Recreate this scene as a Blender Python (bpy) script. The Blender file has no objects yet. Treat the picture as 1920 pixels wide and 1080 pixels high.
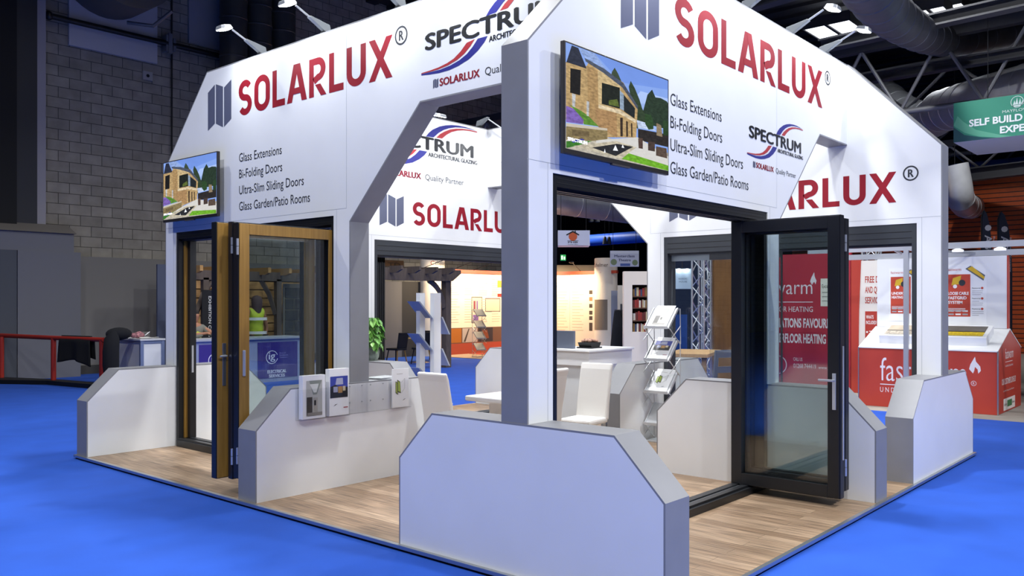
import bpy, bmesh, math, random
from math import sin, cos, pi, radians as R
from mathutils import Vector, Matrix
sc = bpy.context.scene
col = sc.collection
random.seed(7)

# ------------------------------------------------------------------ camera, world, exposure
cam_d = bpy.data.cameras.new('camera'); cam = bpy.data.objects.new('camera', cam_d); col.objects.link(cam)
cam.location = (-4.1284, -2.5777, 1.8062)
cam.rotation_euler = (R(90), 0, 0.6903 - pi/2)
cam_d.sensor_width = 36; cam_d.lens = 1591.44/1920*36
cam_d.shift_x = -(1037.65-960)/1920; cam_d.shift_y = (566.49-540)/1920
cam_d.clip_end = 300
sc.camera = cam
sc.view_settings.view_transform = 'Standard'; sc.view_settings.look = 'None'
sc.view_settings.gamma = 1; sc.view_settings.use_curve_mapping = False
sc.view_settings.exposure = -0.08
w = bpy.data.worlds.new('hall_air'); sc.world = w; w.use_nodes = True
w.node_tree.nodes['Background'].inputs[0].default_value = (.62, .63, .68, 1)
w.node_tree.nodes['Background'].inputs[1].default_value = .035
HIGHBAY_W, LAMP_W = 400, 7.5
sc.cycles.transparent_max_bounces = 40

# ------------------------------------------------------------------ materials
def lin(c):
    c /= 255
    return c/12.92 if c <= .04045 else ((c+.055)/1.055)**2.4
def hx(h): return tuple(lin(int(h[i:i+2], 16)) for i in (0, 2, 4)) + (1,)
MATS = {}
def mat(h, rough=.5, metal=0, emit=0, spec=.5):
    k = (h, rough, metal, emit, spec)
    if k in MATS: return MATS[k]
    m = bpy.data.materials.new('paint_'+h); m.use_nodes = True
    b = m.node_tree.nodes['Principled BSDF']
    b.inputs['Base Color'].default_value = hx(h); b.inputs['Roughness'].default_value = rough
    b.inputs['Metallic'].default_value = metal; b.inputs['Specular IOR Level'].default_value = spec
    if emit:
        b.inputs['Emission Color'].default_value = hx(h); b.inputs['Emission Strength'].default_value = emit
    MATS[k] = m; return m
def nodes(name):
    m = bpy.data.materials.new(name); m.use_nodes = True
    nt = m.node_tree; return m, nt, nt.nodes['Principled BSDF']
def N(nt, t, **kw):
    n = nt.nodes.new(t)
    for k, v in kw.items(): setattr(n, k, v)
    return n
def noisy(name, h1, h2, scale=8, rough=.6, detail=3, stretch=(1, 1, 1), bump=0, metal=0):
    m, nt, b = nodes(name)
    tc = N(nt, 'ShaderNodeTexCoord'); mp = N(nt, 'ShaderNodeMapping'); mp.inputs['Scale'].default_value = stretch
    nz = N(nt, 'ShaderNodeTexNoise'); nz.inputs['Scale'].default_value = scale; nz.inputs['Detail'].default_value = detail
    rp = N(nt, 'ShaderNodeValToRGB'); rp.color_ramp.elements[0].color = hx(h1); rp.color_ramp.elements[1].color = hx(h2)
    rp.color_ramp.elements[0].position = .3; rp.color_ramp.elements[1].position = .7
    L = nt.links.new
    L(tc.outputs['Object'], mp.inputs['Vector']); L(mp.outputs[0], nz.inputs['Vector']); L(nz.outputs[0], rp.inputs[0])
    L(rp.outputs[0], b.inputs['Base Color']); b.inputs['Roughness'].default_value = rough; b.inputs['Metallic'].default_value = metal
    if bump:
        bp = N(nt, 'ShaderNodeBump'); bp.inputs['Strength'].default_value = bump; bp.inputs['Distance'].default_value = .01
        L(nz.outputs[0], bp.inputs['Height']); L(bp.outputs[0], b.inputs['Normal'])
    return m
def bricks(name, h1, h2, hm, bw, rh, mortar, ax, rough=.8, noise_amt=.25, bump=.3, nscale=(1, 1, 1), nsc=6):
    """ax = the two object axes the courses run along"""
    m, nt, b = nodes(name); L = nt.links.new
    tc = N(nt, 'ShaderNodeTexCoord'); sp = N(nt, 'ShaderNodeSeparateXYZ'); cb = N(nt, 'ShaderNodeCombineXYZ')
    L(tc.outputs['Object'], sp.inputs[0]); L(sp.outputs[ax[0]], cb.inputs[0]); L(sp.outputs[ax[1]], cb.inputs[1])
    br = N(nt, 'ShaderNodeTexBrick'); br.inputs['Scale'].default_value = 1; br.inputs['Brick Width'].default_value = bw
    br.inputs['Row Height'].default_value = rh; br.inputs['Mortar Size'].default_value = mortar
    br.inputs['Color1'].default_value = hx(h1); br.inputs['Color2'].default_value = hx(h2); br.inputs['Mortar'].default_value = hx(hm)
    L(cb.outputs[0], br.inputs['Vector'])
    mp = N(nt, 'ShaderNodeMapping'); mp.inputs['Scale'].default_value = nscale; L(cb.outputs[0], mp.inputs['Vector'])
    nz = N(nt, 'ShaderNodeTexNoise'); nz.inputs['Scale'].default_value = nsc; nz.inputs['Detail'].default_value = 5; L(mp.outputs[0], nz.inputs['Vector'])
    mr = N(nt, 'ShaderNodeMapRange'); mr.inputs[1].default_value = .3; mr.inputs[2].default_value = .7
    mr.inputs[3].default_value = 1-noise_amt; mr.inputs[4].default_value = 1+noise_amt; L(nz.outputs[0], mr.inputs[0])
    mx = N(nt, 'ShaderNodeMixRGB', blend_type='MULTIPLY'); mx.inputs[0].default_value = 1
    L(br.outputs['Color'], mx.inputs[1]); L(mr.outputs[0], mx.inputs[2]); L(mx.outputs[0], b.inputs['Base Color'])
    b.inputs['Roughness'].default_value = rough
    if bump:
        bp = N(nt, 'ShaderNodeBump'); bp.inputs['Strength'].default_value = bump; bp.inputs['Distance'].default_value = .01; bp.invert = True
        L(br.outputs['Fac'], bp.inputs['Height']); L(bp.outputs[0], b.inputs['Normal'])
    return m
def thin_glass(name, tint, refl=1.0):
    m, nt, b = nodes(name); nt.nodes.remove(b); L = nt.links.new
    out = nt.nodes['Material Output']
    tr = N(nt, 'ShaderNodeBsdfTransparent'); tr.inputs[0].default_value = tint
    gl = N(nt, 'ShaderNodeBsdfGlossy'); gl.inputs['Roughness'].default_value = .005; gl.inputs[0].default_value = (refl, refl, refl, 1)
    fr = N(nt, 'ShaderNodeFresnel'); ge = N(nt, 'ShaderNodeNewGeometry'); mr = N(nt, 'ShaderNodeMapRange'); mr.inputs[3].default_value = 1.5; mr.inputs[4].default_value = 1/1.5
    L(ge.outputs['Backfacing'], mr.inputs[0]); L(mr.outputs[0], fr.inputs['IOR'])
    mx = N(nt, 'ShaderNodeMixShader'); L(fr.outputs[0], mx.inputs[0]); L(tr.outputs[0], mx.inputs[1]); L(gl.outputs[0], mx.inputs[2])
    L(mx.outputs[0], out.inputs['Surface']); return m
WHITE = noisy('white_laminate', 'e6e8ea', 'eceef0', 1.5, .38)
GREY = noisy('grey_laminate', '828387', '898a8e', 3, .5)
CARPET = noisy('blue_carpet', '1047a8', '144db4', 2.2, .95, 6, bump=.15)
HALLFLOOR = noisy('grey_hall_floor', '8d8880', '9a958c', 5, .8)
LAMINATE = bricks('oak_laminate', '7d6650', '9a836b', '54432f', 1.25, .125, 0.0016, (1, 0), .45, .5, .1, (1.2, 26, 1), 2.2)
BLOCKS = bricks('grey_blockwork', '8b877f', '9c978e', '55524d', .53, .27, .009, (0, 2), .9, .16, .5, (1, 1, 1), 3)
OAK = noisy('oak_timber', '8f6a2c', 'a57d38', 3, .4, 6, (14, 14, .7))
ANTH = mat('33373d', .45); BLACK = mat('15171b', .4); DEEP = mat('0a0b0d', .6)
ALU = mat('b4b8bd', .32, .9); SILVER = mat('c8ccd2', .3, .6); CHROME = mat('d0d2d4', .15, 1)
def picture_mat(h, strength, amt=.22, scale=70):
    m, nt, b = nodes('screen_'+h); L = nt.links.new
    b.inputs['Base Color'].default_value = (.004, .004, .005, 1); b.inputs['Roughness'].default_value = .25
    tc = N(nt, 'ShaderNodeTexCoord'); nz = N(nt, 'ShaderNodeTexNoise'); nz.inputs['Scale'].default_value = scale; nz.inputs['Detail'].default_value = 4
    mp = N(nt, 'ShaderNodeMapping'); mp.inputs['Scale'].default_value = (.6, 1, 1.8); L(tc.outputs['Object'], mp.inputs['Vector']); L(mp.outputs[0], nz.inputs['Vector'])
    mr = N(nt, 'ShaderNodeMapRange'); mr.inputs[1].default_value = .3; mr.inputs[2].default_value = .7; mr.inputs[3].default_value = 1-amt; mr.inputs[4].default_value = 1+amt
    mx = N(nt, 'ShaderNodeMixRGB', blend_type='MULTIPLY'); mx.inputs[0].default_value = 1; mx.inputs[1].default_value = hx(h)
    L(nz.outputs[0], mr.inputs[0]); L(mr.outputs[0], mx.inputs[2]); L(mx.outputs[0], b.inputs['Emission Color']); b.inputs['Emission Strength'].default_value = strength
    return m
GLASS = thin_glass('clear_glass', (.90, .93, .93, 1)); ACRYL = thin_glass('acrylic', (.995, .997, 1, 1), .7)
RED = mat('8f1a2a', .5, 0, 0, .25); LOGO_GREY = mat('5b6077', .35); INK = mat('2c2f36', .5); INKB = mat('14161c', .4)
SWBLUE = mat('2a2d86', .4); SWRED = mat('b03238', .4)
DUCT = noisy('galvanised_duct', 'b4b6ba', 'cacccf', 2, .36, 4, (1, 1, 1), 0, .3)
DARKSTEEL = mat('3a3b3f', .6); CREAM = mat('efe3d2', .6)
FAST = noisy('red_board', 'b23a2c', 'ba4030', 2, .5)

# ------------------------------------------------------------------ mesh builder
OFF = {}
class MB:
    def __init__(s): s.v = []; s.f = []; s.m = []
    def add(s, vs, fs, mi=0):
        o = len(s.v); s.v += [tuple(p) for p in vs]
        for f in fs: s.f.append([i+o for i in f]); s.m.append(mi)
        return s
    def box(s, a, b, mi=0):
        (x0, y0, z0), (x1, y1, z1) = a, b
        return s.add([(x0,y0,z0),(x1,y0,z0),(x1,y1,z0),(x0,y1,z0),(x0,y0,z1),(x1,y0,z1),(x1,y1,z1),(x0,y1,z1)],
              [(0,3,2,1),(4,5,6,7),(0,1,5,4),(1,2,6,5),(2,3,7,6),(3,0,4,7)], mi)
    def obox(s, c, half, rot=None, mi=0):
        M = rot if rot is not None else Matrix.Identity(3)
        c = Vector(c); vs = [c + M @ Vector((x*half[0], y*half[1], z*half[2])) for z in (-1, 1) for (x, y) in ((-1,-1),(1,-1),(1,1),(-1,1))]
        return s.add(vs, [(0,3,2,1),(4,5,6,7),(0,1,5,4),(1,2,6,5),(2,3,7,6),(3,0,4,7)], mi)
    def prism(s, poly, ax, a, b, mi=0):
        def P(p, t): return {'v': (p[0], t, p[1]), 'u': (t, p[0], p[1]), 'z': (p[0], p[1], t)}[ax]
        n = len(poly)
        return s.add([P(p, a) for p in poly] + [P(p, b) for p in poly],
              [list(range(n)), list(range(2*n-1, n-1, -1))] + [(i, (i+1) % n, n+(i+1) % n, n+i) for i in range(n)], mi)
    def tube(s, pts, r, seg=8, mi=0, cap=True):
        pts = [Vector(p) for p in pts]; n = len(pts); rr = r if isinstance(r, (list, tuple)) else [r]*n; rings = []
        d0 = (pts[1]-pts[0]).normalized(); up = Vector((0,0,1)) if abs(d0.z) < .9 else Vector((1,0,0))
        a = d0.cross(up).normalized()
        for i, p in enumerate(pts):
            d = (pts[min(i+1, n-1)]-pts[max(i-1, 0)]).normalized()
            a = (a - d*a.dot(d)).normalized(); b = d.cross(a)
            rings.append([p + rr[i]*(a*cos(2*pi*k/seg)+b*sin(2*pi*k/seg)) for k in range(seg)])
        fs = [(i*seg+k, i*seg+(k+1) % seg, (i+1)*seg+(k+1) % seg, (i+1)*seg+k) for i in range(n-1) for k in range(seg)]
        if cap: fs += [list(range(seg-1, -1, -1)), list(range((n-1)*seg, n*seg))]
        return s.add([q for g in rings for q in g], fs, mi)
    def lathe(s, prof, c, seg=20, mi=0):
        n = len(prof); vs = [(c[0]+r*cos(2*pi*k/seg), c[1]+r*sin(2*pi*k/seg), c[2]+z) for (r, z) in prof for k in range(seg)]
        fs = [(i*seg+k, i*seg+(k+1) % seg, (i+1)*seg+(k+1) % seg, (i+1)*seg+k) for i in range(n-1) for k in range(seg)]
        fs += [list(range(seg-1, -1, -1)), list(range((n-1)*seg, n*seg))]
        return s.add(vs, fs, mi)
    def blob(s, c, r, mi=0, seg=14, rings=9, f=None):
        vs = []
        for i in range(rings+1):
            t = pi*i/rings
            for k in range(seg):
                p = Vector((r[0]*sin(t)*cos(2*pi*k/seg), r[1]*sin(t)*sin(2*pi*k/seg), r[2]*cos(t)))
                if f: p = f(p)
                vs.append(Vector(c)+p)
        return s.add(vs, [(i*seg+k, (i+1)*seg+k, (i+1)*seg+(k+1) % seg, i*seg+(k+1) % seg) for i in range(rings) for k in range(seg)], mi)
    def build(s, name, mats, parent=None, smooth=False, bevel=0, recalc=True, loc=None):
        mats = mats if isinstance(mats, (list, tuple)) else [mats]
        off = Vector(OFF.get(parent.name, (0,0,0))) if parent else Vector(loc or (0,0,0))
        me = bpy.data.meshes.new(name); me.from_pydata([Vector(p)-off for p in s.v], [], s.f)
        for m in mats: me.materials.append(m)
        me.polygons.foreach_set('material_index', s.m)
        if recalc:
            bm = bmesh.new(); bm.from_mesh(me); bmesh.ops.recalc_face_normals(bm, faces=bm.faces); bm.to_mesh(me); bm.free()
        if smooth:
            me.polygons.foreach_set('use_smooth', [True]*len(me.polygons))
            try: me.set_sharp_from_angle(angle=R(40))
            except Exception: pass
        o = bpy.data.objects.new(name, me); col.objects.link(o)
        if parent: o.parent = parent; OFF[o.name] = tuple(off)
        else:
            o.location = off; OFF[o.name] = tuple(off)
        if bevel:
            b = o.modifiers.new('bevel', 'BEVEL'); b.width = bevel; b.segments = 2; b.limit_method = 'ANGLE'
        return o
def tag(o, label=None, cat=None, group=None, kind=None):
    if label: o['label'] = label
    if cat: o['category'] = cat
    if group: o['group'] = group
    if kind: o['kind'] = kind
    return o
SX, SY = 7.0, 8.2035
def fpos(k, u, v): return [(u, v), (SX-v, u), (SX-u, SY-v), (v, SY-u)][k]
FROT = [0, pi/2, pi, -pi/2]
def thing(name, label, cat, base=(0,0,0), k=0, group=None, rot=None):
    """Empty at the thing's base; children are given in the coordinates of stand side k (0 = plain world axes)"""
    o = bpy.data.objects.new(name, None); col.objects.link(o); o.empty_display_size = .1
    x, y = fpos(k, base[0], base[1]); o.location = (x, y, base[2]); o.rotation_euler = (0, 0, FROT[k] if rot is None else rot)
    OFF[o.name] = tuple(base); return tag(o, label, cat, group)
def struct(name, mb, m): return tag(mb.build(name, m), kind='structure')
def copy_tree(o, parent=None):
    c = o.copy(); col.objects.link(c); OFF[c.name] = OFF.get(o.name, (0,0,0))
    if parent: c.parent = parent
    for ch in list(o.children): copy_tree(ch, c)
    return c

# ------------------------------------------------------------------ lettering
_fc = {}
def glyphs(txt, bold=0, shear=0):
    key = (txt, bold, shear)
    if key in _fc: return _fc[key]
    cu = bpy.data.curves.new('t', 'FONT'); cu.body = txt; cu.offset = bold; cu.shear = shear; cu.resolution_u = 3; cu.fill_mode = 'FRONT'
    ob = bpy.data.objects.new('t', cu); me = bpy.data.meshes.new_from_object(ob)
    vs = [(p.co.x, p.co.y) for p in me.vertices]; fs = [list(p.vertices) for p in me.polygons]
    bpy.data.objects.remove(ob); bpy.data.meshes.remove(me); bpy.data.curves.remove(cu)
    _fc[key] = (vs, fs); return vs, fs
CAPH = {}
def cap(bold):
    if bold not in CAPH:
        v, _ = glyphs('H', bold); CAPH[bold] = (min(p[1] for p in v), max(p[1] for p in v))
    return CAPH[bold]
def text(mb, txt, x, y, w, h, mp, mi=0, bold=0, d=.0015, shear=0):
    """text from x, baseline y, total width w (None keeps the face's own), cap height h"""
    vs, fs = glyphs(txt, bold, shear)
    if not vs: return
    c0, c1 = cap(bold); sy = h/(c1-c0)
    x0 = min(p[0] for p in vs); x1 = max(p[0] for p in vs)
    sx = w/(x1-x0) if w else sy
    mb.add([mp(x+(p[0]-x0)*sx, y+(p[1]-c0)*sy, d) for p in vs], fs, mi)
def heavy(mb, txt, x, y, w, h, mp, mi=0, k=.05, d=.0015):
    """bold setting: the same letters laid three times, a little apart"""
    g = k*h
    for i, (a, c) in enumerate(((-1,0),(1,0),(0,.35),(0,-.35))): text(mb, txt, x+g*(1+a), y+g*c, w-2*g, h, mp, mi, 0, d+.0004*i)
def poly(mb, pts, mp, mi=0, d=.0015): mb.add([mp(p[0], p[1], d) for p in pts], [list(range(len(pts)))], mi)
def rect(mb, x0, y0, x1, y1, mp, mi=0, d=.0015): poly(mb, [(x0,y0),(x1,y0),(x1,y1),(x0,y1)], mp, mi, d)
def disc(mb, cx, cy, r, mp, mi=0, d=.0015, n=24, ry=None): poly(mb, [(cx+r*cos(2*pi*i/n), cy+(ry or r)*sin(2*pi*i/n)) for i in range(n)], mp, mi, d)
def ring(mb, cx, cy, r, t, mp, mi=0, d=.0015, n=32, a0=0, a1=2*pi):
    P = [(cx+q*cos(a0+(a1-a0)*i/n), cy+q*sin(a0+(a1-a0)*i/n)) for i in range(n+1) for q in (r-t, r)]
    mb.add([mp(p[0], p[1], d) for p in P], [(2*i, 2*i+1, 2*i+3, 2*i+2) for i in range(n)], mi)
def stroke(pts, wd):
    """constant-width band along a polyline with mitred joins -> verts, faces (2D)"""
    n = len(pts); L = []
    for i in range(n):
        p = Vector(pts[i]); a = (p-Vector(pts[i-1])).normalized() if i else None; b = (Vector(pts[i+1])-p).normalized() if i < n-1 else None
        t = (a+b).normalized() if a and b else (a or b); nn = Vector((-t.y, t.x))
        k = 1/max(.35, nn.dot(Vector((-(a or b).y, (a or b).x))))
        L += [p+nn*wd/2*k, p-nn*wd/2*k]
    return [tuple(q) for q in L], [(2*i, 2*i+1, 2*i+3, 2*i+2) for i in range(n-1)]
def arc(cx, cy, rx, ry, a0, a1, n=14): return [(cx+rx*cos(R(a0+(a1-a0)*i/n)), cy+ry*sin(R(a0+(a1-a0)*i/n))) for i in range(n+1)]
T = .18; H2 = T/2
def word_solarlux(mb, x, y, w, h, mp, mi=0, d=.0015, gap=.11):
    G = {
     'S': (.60, [None]),
     'O': (.68, [[(.68-H2,.5)] + arc(.34,.66,.34-H2,.34-H2,0,180) + arc(.34,.34,.34-H2,.34-H2,180,360) + [(.68-H2,.5)]]),
     'L': (.52, [[(H2,1),(H2,H2),(.52,H2)]]),
     'A': (.74, [[(.075,0),(.34,1)], [(.665,0),(.40,1)], [(.2,.29),(.54,.29)]]),
     'R': (.64, [[(H2,0),(H2,1-H2),(.34,1-H2)] + arc(.34,.7,.28-H2,.3-H2,90,-90)[1:] + [(T,.4)], [(.33,.40-H2),(.55,0)]]),
     'U': (.66, [[(H2,1),(H2,.36)] + arc(.33,.33,.33-H2,.33-H2,180,360)[1:] + [(.66-H2,1)]]),
     'X': (.74, [[(.09,0),(.65,1)], [(.09,1),(.65,0)]])}
    tot = sum(G[c][0] for c in 'SOLARLUX') + gap*7; s = w/tot; cx = 0
    for c in 'SOLARLUX':
        gw, st = G[c]
        for i, p in enumerate(st):
            diag = (c == 'A' and i < 2) or c == 'X' or (c == 'R' and i == 1)
            if c == 'S':
                q = arc(.30,.75-H2/2,.30-H2,.25-H2/2,28,270) + arc(.30,.25+H2/2,.30-H2,.25-H2/2,90,-152)[1:]
                vs, fs = stroke(q, T)
            elif diag:
                (xa, ya), (xb, yb) = p; k = T*1.12
                vs = [(xa-k/2, ya), (xa+k/2, ya), (xb+k/2, yb), (xb-k/2, yb)]; fs = [(0,1,2,3)]
            else: vs, fs = stroke(p, T if not (c == 'A') else T*.9)
            mb.add([mp(x+(cx+a)*s, y+b*h, d + .0007*i) for a, b in vs], fs, mi)
        cx += gw+gap
def door_icon(mb, x, y, w, h, mp, mi=0, d=.0015):
    # three leaning panels
    a = w/3.3; g = (w-3*a)/2
    for i, (l, r) in enumerate((((0,.86),(.13,1.0)), ((.12,1.0),(.0,.90)), ((0,.87),(.14,1.0)))):
        x0 = x+i*(a+g)
        poly(mb, [(x0, y+l[0]*h), (x0+a, y+r[0]*h), (x0+a, y+r[1]*h), (x0, y+l[1]*h)], mp, mi, d)
def reg_mark(mb, cx, cy, r, mp, mi=0):
    ring(mb, cx, cy, r, r*.2, mp, mi, n=28); heavy(mb, 'R', cx-r*.36, cy-r*.5, r*.75, r*1.0, mp, mi, .05)
UB=[(0.497,0.096),(0.524,0.126),(0.564,0.157),(0.635,0.192),(0.697,0.211),(0.761,0.224),(0.834,0.231),(0.91,0.232),(0.976,0.227),(1.039,0.22),(0.932,0.224),(0.867,0.221),(0.803,0.213),(0.729,0.193),(0.676,0.172),(0.625,0.142),(0.574,0.101)]
UR=[(0.601,0.103),(0.639,0.135),(0.687,0.162),(0.744,0.187),(0.807,0.203),(0.877,0.213),(0.954,0.218),(1.039,0.216),(1.039,0.208),(0.954,0.208),(0.888,0.203),(0.824,0.191),(0.761,0.17),(0.708,0.141),(0.661,0.105)]
LR=[(-0.032,-0.127),(0.039,-0.124),(0.112,-0.119),(0.186,-0.107),(0.242,-0.091),(0.299,-0.06),(0.347,-0.021),(0.411,-0.013),(0.376,-0.046),(0.328,-0.079),(0.271,-0.103),(0.195,-0.121),(0.112,-0.13),(0.039,-0.132),(-0.032,-0.132)]
LB=[(-0.032,-0.134),(0.057,-0.134),(0.13,-0.134),(0.213,-0.125),(0.289,-0.108),(0.347,-0.085),(0.395,-0.052),(0.434,-0.015),(0.51,-0.015),(0.484,-0.045),(0.434,-0.082),(0.366,-0.116),(0.28,-0.139),(0.204,-0.15),(0.121,-0.152),(0.039,-0.147),(-0.032,-0.14)]
def partner_logo(parent, x, y, w, mp, small=True):
    """arched swoosh wordmark; mats: ink, blue, red, grey ink"""
    b = MB()
    for p, mi in ((UB,1),(UR,2),(LR,2),(LB,1)): poly(b, [(x+a*w, y+c*w) for a, c in p], mp, mi)
    heavy(b, 'SPECTRUM', x, y, w, .092*w, mp, 0, .085, .0022)
    heavy(b, 'ARCHITECTURAL GLAZING', x+.52*w, y-.05*w, .52*w, .03*w, mp, 0, .06)
    b.build('partner_logo', [INKB, SWBLUE, SWRED], parent, recalc=False)
    c = MB(); door_icon(c, x+.07*w, y-.235*w, .045*w, .055*w, mp, 2)
    heavy(c, 'SOLARLUX', x+.125*w, y-.228*w, .325*w, .042*w, mp, 0, .07)
    text(c, 'Quality Partner', x+.49*w, y-.228*w, .40*w, .042*w, mp, 1)
    c.build('partner_strapline', [RED, INK, LOGO_GREY], parent, recalc=False)

# ------------------------------------------------------------------ stand geometry (one side frame: u along the wall, v inwards)
b0, wt, e0 = 1.0853, .231, .0346
HT, HS, CW, DH = 4.5747, 3.5243, 1.0352, 2.6823
HK, HO = 2.606, 3.6334
FH, FS, FC = 1.0055, .6482, .3588
def side(k):
    A = k % 2 == 1
    tf = .2711 if A else .2668; wd = 3.2804 if A else 3.2871; w2 = .2715 if A else .262; co = 1.0391 if k != 0 else 1.037
    dl = e0+tf; dr = dl+wd; h = dr+w2
    return dict(tf=tf, dl=dl, dr=dr, h=h, ht=h+co, end=(SY if A else SX)-b0-wt)
def inset(poly_, dist):
    n = len(poly_); out = []
    area = sum(poly_[i][0]*poly_[(i+1) % n][1]-poly_[(i+1) % n][0]*poly_[i][1] for i in range(n)); sg = 1 if area > 0 else -1
    for i in range(n):
        p0, p1, p2 = Vector(poly_[i-1]), Vector(poly_[i]), Vector(poly_[(i+1) % n])
        a, b = (p1-p0).normalized(), (p2-p1).normalized()
        na, nb = Vector((-a.y, a.x))*sg, Vector((-b.y, b.x))*sg
        q1 = p1+na*dist[i-1]; q2 = p1+nb*dist[i]
        den = a.x*b.y-a.y*b.x
        if abs(den) < 1e-6: out.append(tuple(q1)); continue
        t = ((q2-q1).x*b.y-(q2-q1).y*b.x)/den; out.append(tuple(q1+a*t))
    return out
def panelled(root, outline, edged, ax, a, b, wname='panel', band=.014):
    """white core between two faces, grey band on the edged sides of the outline"""
    n = len(outline); ins = inset(outline, [band if i in edged else 0 for i in range(n)])
    c = MB(); c.prism(ins, ax, a, b); c.build(wname, WHITE, root)
    g = MB()
    for i in edged:
        j = (i+1) % n; g.prism([outline[i], outline[j], ins[j], ins[i]], ax, a, b)
    g.build('edge_strip', GREY, root)
WL = ['white gabled stand wall on the right front with wide black folding doorway',
      'white stand wall at far right seen from inside, sliding window beneath red lettering',
      'white rear stand wall seen through the left arch above the dark stacked glass panels',
      'white stand wall on the left side holding the timber folding door']
for k in range(4):
    s = side(k)
    root = thing('stand_wall', WL[k], 'wall panel', (e0, b0, 0), k)
    e1 = e0+.004; ol = [(e1,0),(s['dl'],0),(s['dl'],DH),(s['dr'],DH),(s['dr'],0),(s['h'],0),(s['h'],HK),(s['ht'],HO),(s['end'],HO),(s['end'],HT),(e1+CW,HT),(e1,HS)]
    panelled(root, ol, {5,6,7,9,10,11}, 'v', b0, b0+wt)
    front = lambda x, y, d: (x, b0-d, y)
    inner = lambda x, y, d: (-x, b0+wt+d, y)          # x counted the way a reader inside walks
    j = MB(); zj = DH+.06
    for mp, sgn in ((front, 1), (inner, -1)):
        for (xa, ya, xb, yb) in ((e0, zj, s['h']-.06, zj+.003), (s['dl']-.055, 0, s['dl']-.052, zj), (s['dr']+.05, 0, s['dr']+.053, zj), (s['h']-.06, zj, s['h']-.057, HT-.05), (2.0, zj, 2.003, HT-.05) if k == 9 else (e0+CW+.003, HT-.02, e0+CW+.006, HT-.02)):
            if ya == yb: continue
            rect(j, sgn*xa, ya, sgn*xb, yb, mp, 0, .0008)
    j.build('panel_joint', mat('9fa6ae', .6), root, recalc=False)
    if k in (0, 3):
        q = MB(); door_icon(q, 1.10, 3.86, .53, .53, front); q.build('door_logo', LOGO_GREY, root, recalc=False)
        q = MB(); word_solarlux(q, 1.79 if k == 3 else 1.87, 3.935, 2.71 if k == 3 else 3.07, .40, front); q.build('lettering', RED, root, recalc=False)
        q = MB(); reg_mark(q, 4.63 if k == 3 else 5.10, 4.30, .09 if k == 3 else .08, front); q.build('trademark_sign', INK, root, recalc=False)
        q = MB()
        for i, (t, wdt) in enumerate((('Glass Extensions', .86), ('Bi-Folding Doors', .87), ('Ultra-Slim Sliding Doors', 1.27), ('Glass Garden/Patio Rooms', 1.38))):
            text(q, t, 1.80, 3.412-.1855*i, wdt, .098, front, 0, .001)
        q.build('product_list', INK, root, recalc=False)
        if k == 0: partner_logo(root, 3.19, 3.36, 1.19, front)
        else: partner_logo(root, 4.96, 4.095, 1.55, front)
    else:
        # inside faces: a reader inside moves towards smaller u, so x = -u
        X0 = -2.89 if k == 2 else -2.86
        q = MB(); door_icon(q, -3.50, 2.885, .44, .45, inner); q.build('door_logo', LOGO_GREY, root, recalc=False)
        q = MB(); word_solarlux(q, X0, 2.93, 2.33, .345, inner); q.build('lettering', RED, root, recalc=False)
        q = MB(); reg_mark(q, -.37, 3.24, .085, inner); q.build('trademark_sign', INK, root, recalc=False)
        if k == 2: partner_logo(root, -3.62, 4.07, 1.98, inner)

# low partitions (two per side)
FL = {(0,0): 'low white partition at the near corner with grey sloped end facing the blue carpet',
      (0,1): 'low white partition behind the open black door leaf on the right',
      (1,0): 'low white partition at the right corner of the platform below the end of the far right wall',
      (1,1): 'low white partition inside beside the zigzag literature stand',
      (2,0): 'low white partition at the back seen left of the big pillar beside the white table',
      (2,1): 'low white partition carrying the potted green plant',
      (3,0): 'low white partition at the left corner of the platform',
      (3,1): 'low white partition carrying the clear brochure holders'}
for k in range(4):
    s = side(k)
    for j in (0, 1):
        u0, u1, v0, L = (e0, s['dl'], .0273, 2.3313) if j == 0 else (s['dr'], s['dr']+.2874, .0393, 2.3203)
        v1 = v0+L
        root = thing('low_partition', FL[(k, j)], 'partition', ((u0+u1)/2, (v0+v1)/2, 0), k, 'low white partitions of the stand')
        ol = [(v0,0),(v1,0),(v1,FS),(v1-FC,FH),(v0+FC,FH),(v0,FS)]
        panelled(root, ol, {1,2,3,4,5}, 'u', u0, u1, 'panel', .013)

# platform
pl = thing('stand_platform', 'wood-effect raised platform floor under the white stand with metal edging', 'platform', (SX/2, SY/2, -.045))
MB().box((.035,.035,-.02),(SX-.035,SY-.035,0)).build('laminate_floor', LAMINATE, pl)
t = MB()
for a, c in (((0,0),(SX,.035)),((0,SY-.035),(SX,SY)),((0,.035),(.035,SY-.035)),((SX-.035,.035),(SX,SY-.035))):
    t.box((a[0],a[1],-.026),(c[0],c[1],0))
t.build('edge_trim', ALU, pl)
MB().box((.02,.02,-.045),(SX-.02,SY-.02,-.0265)).build('shadow_gap', DEEP, pl)  # black core paints the shadow gap below the edge trim

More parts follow.
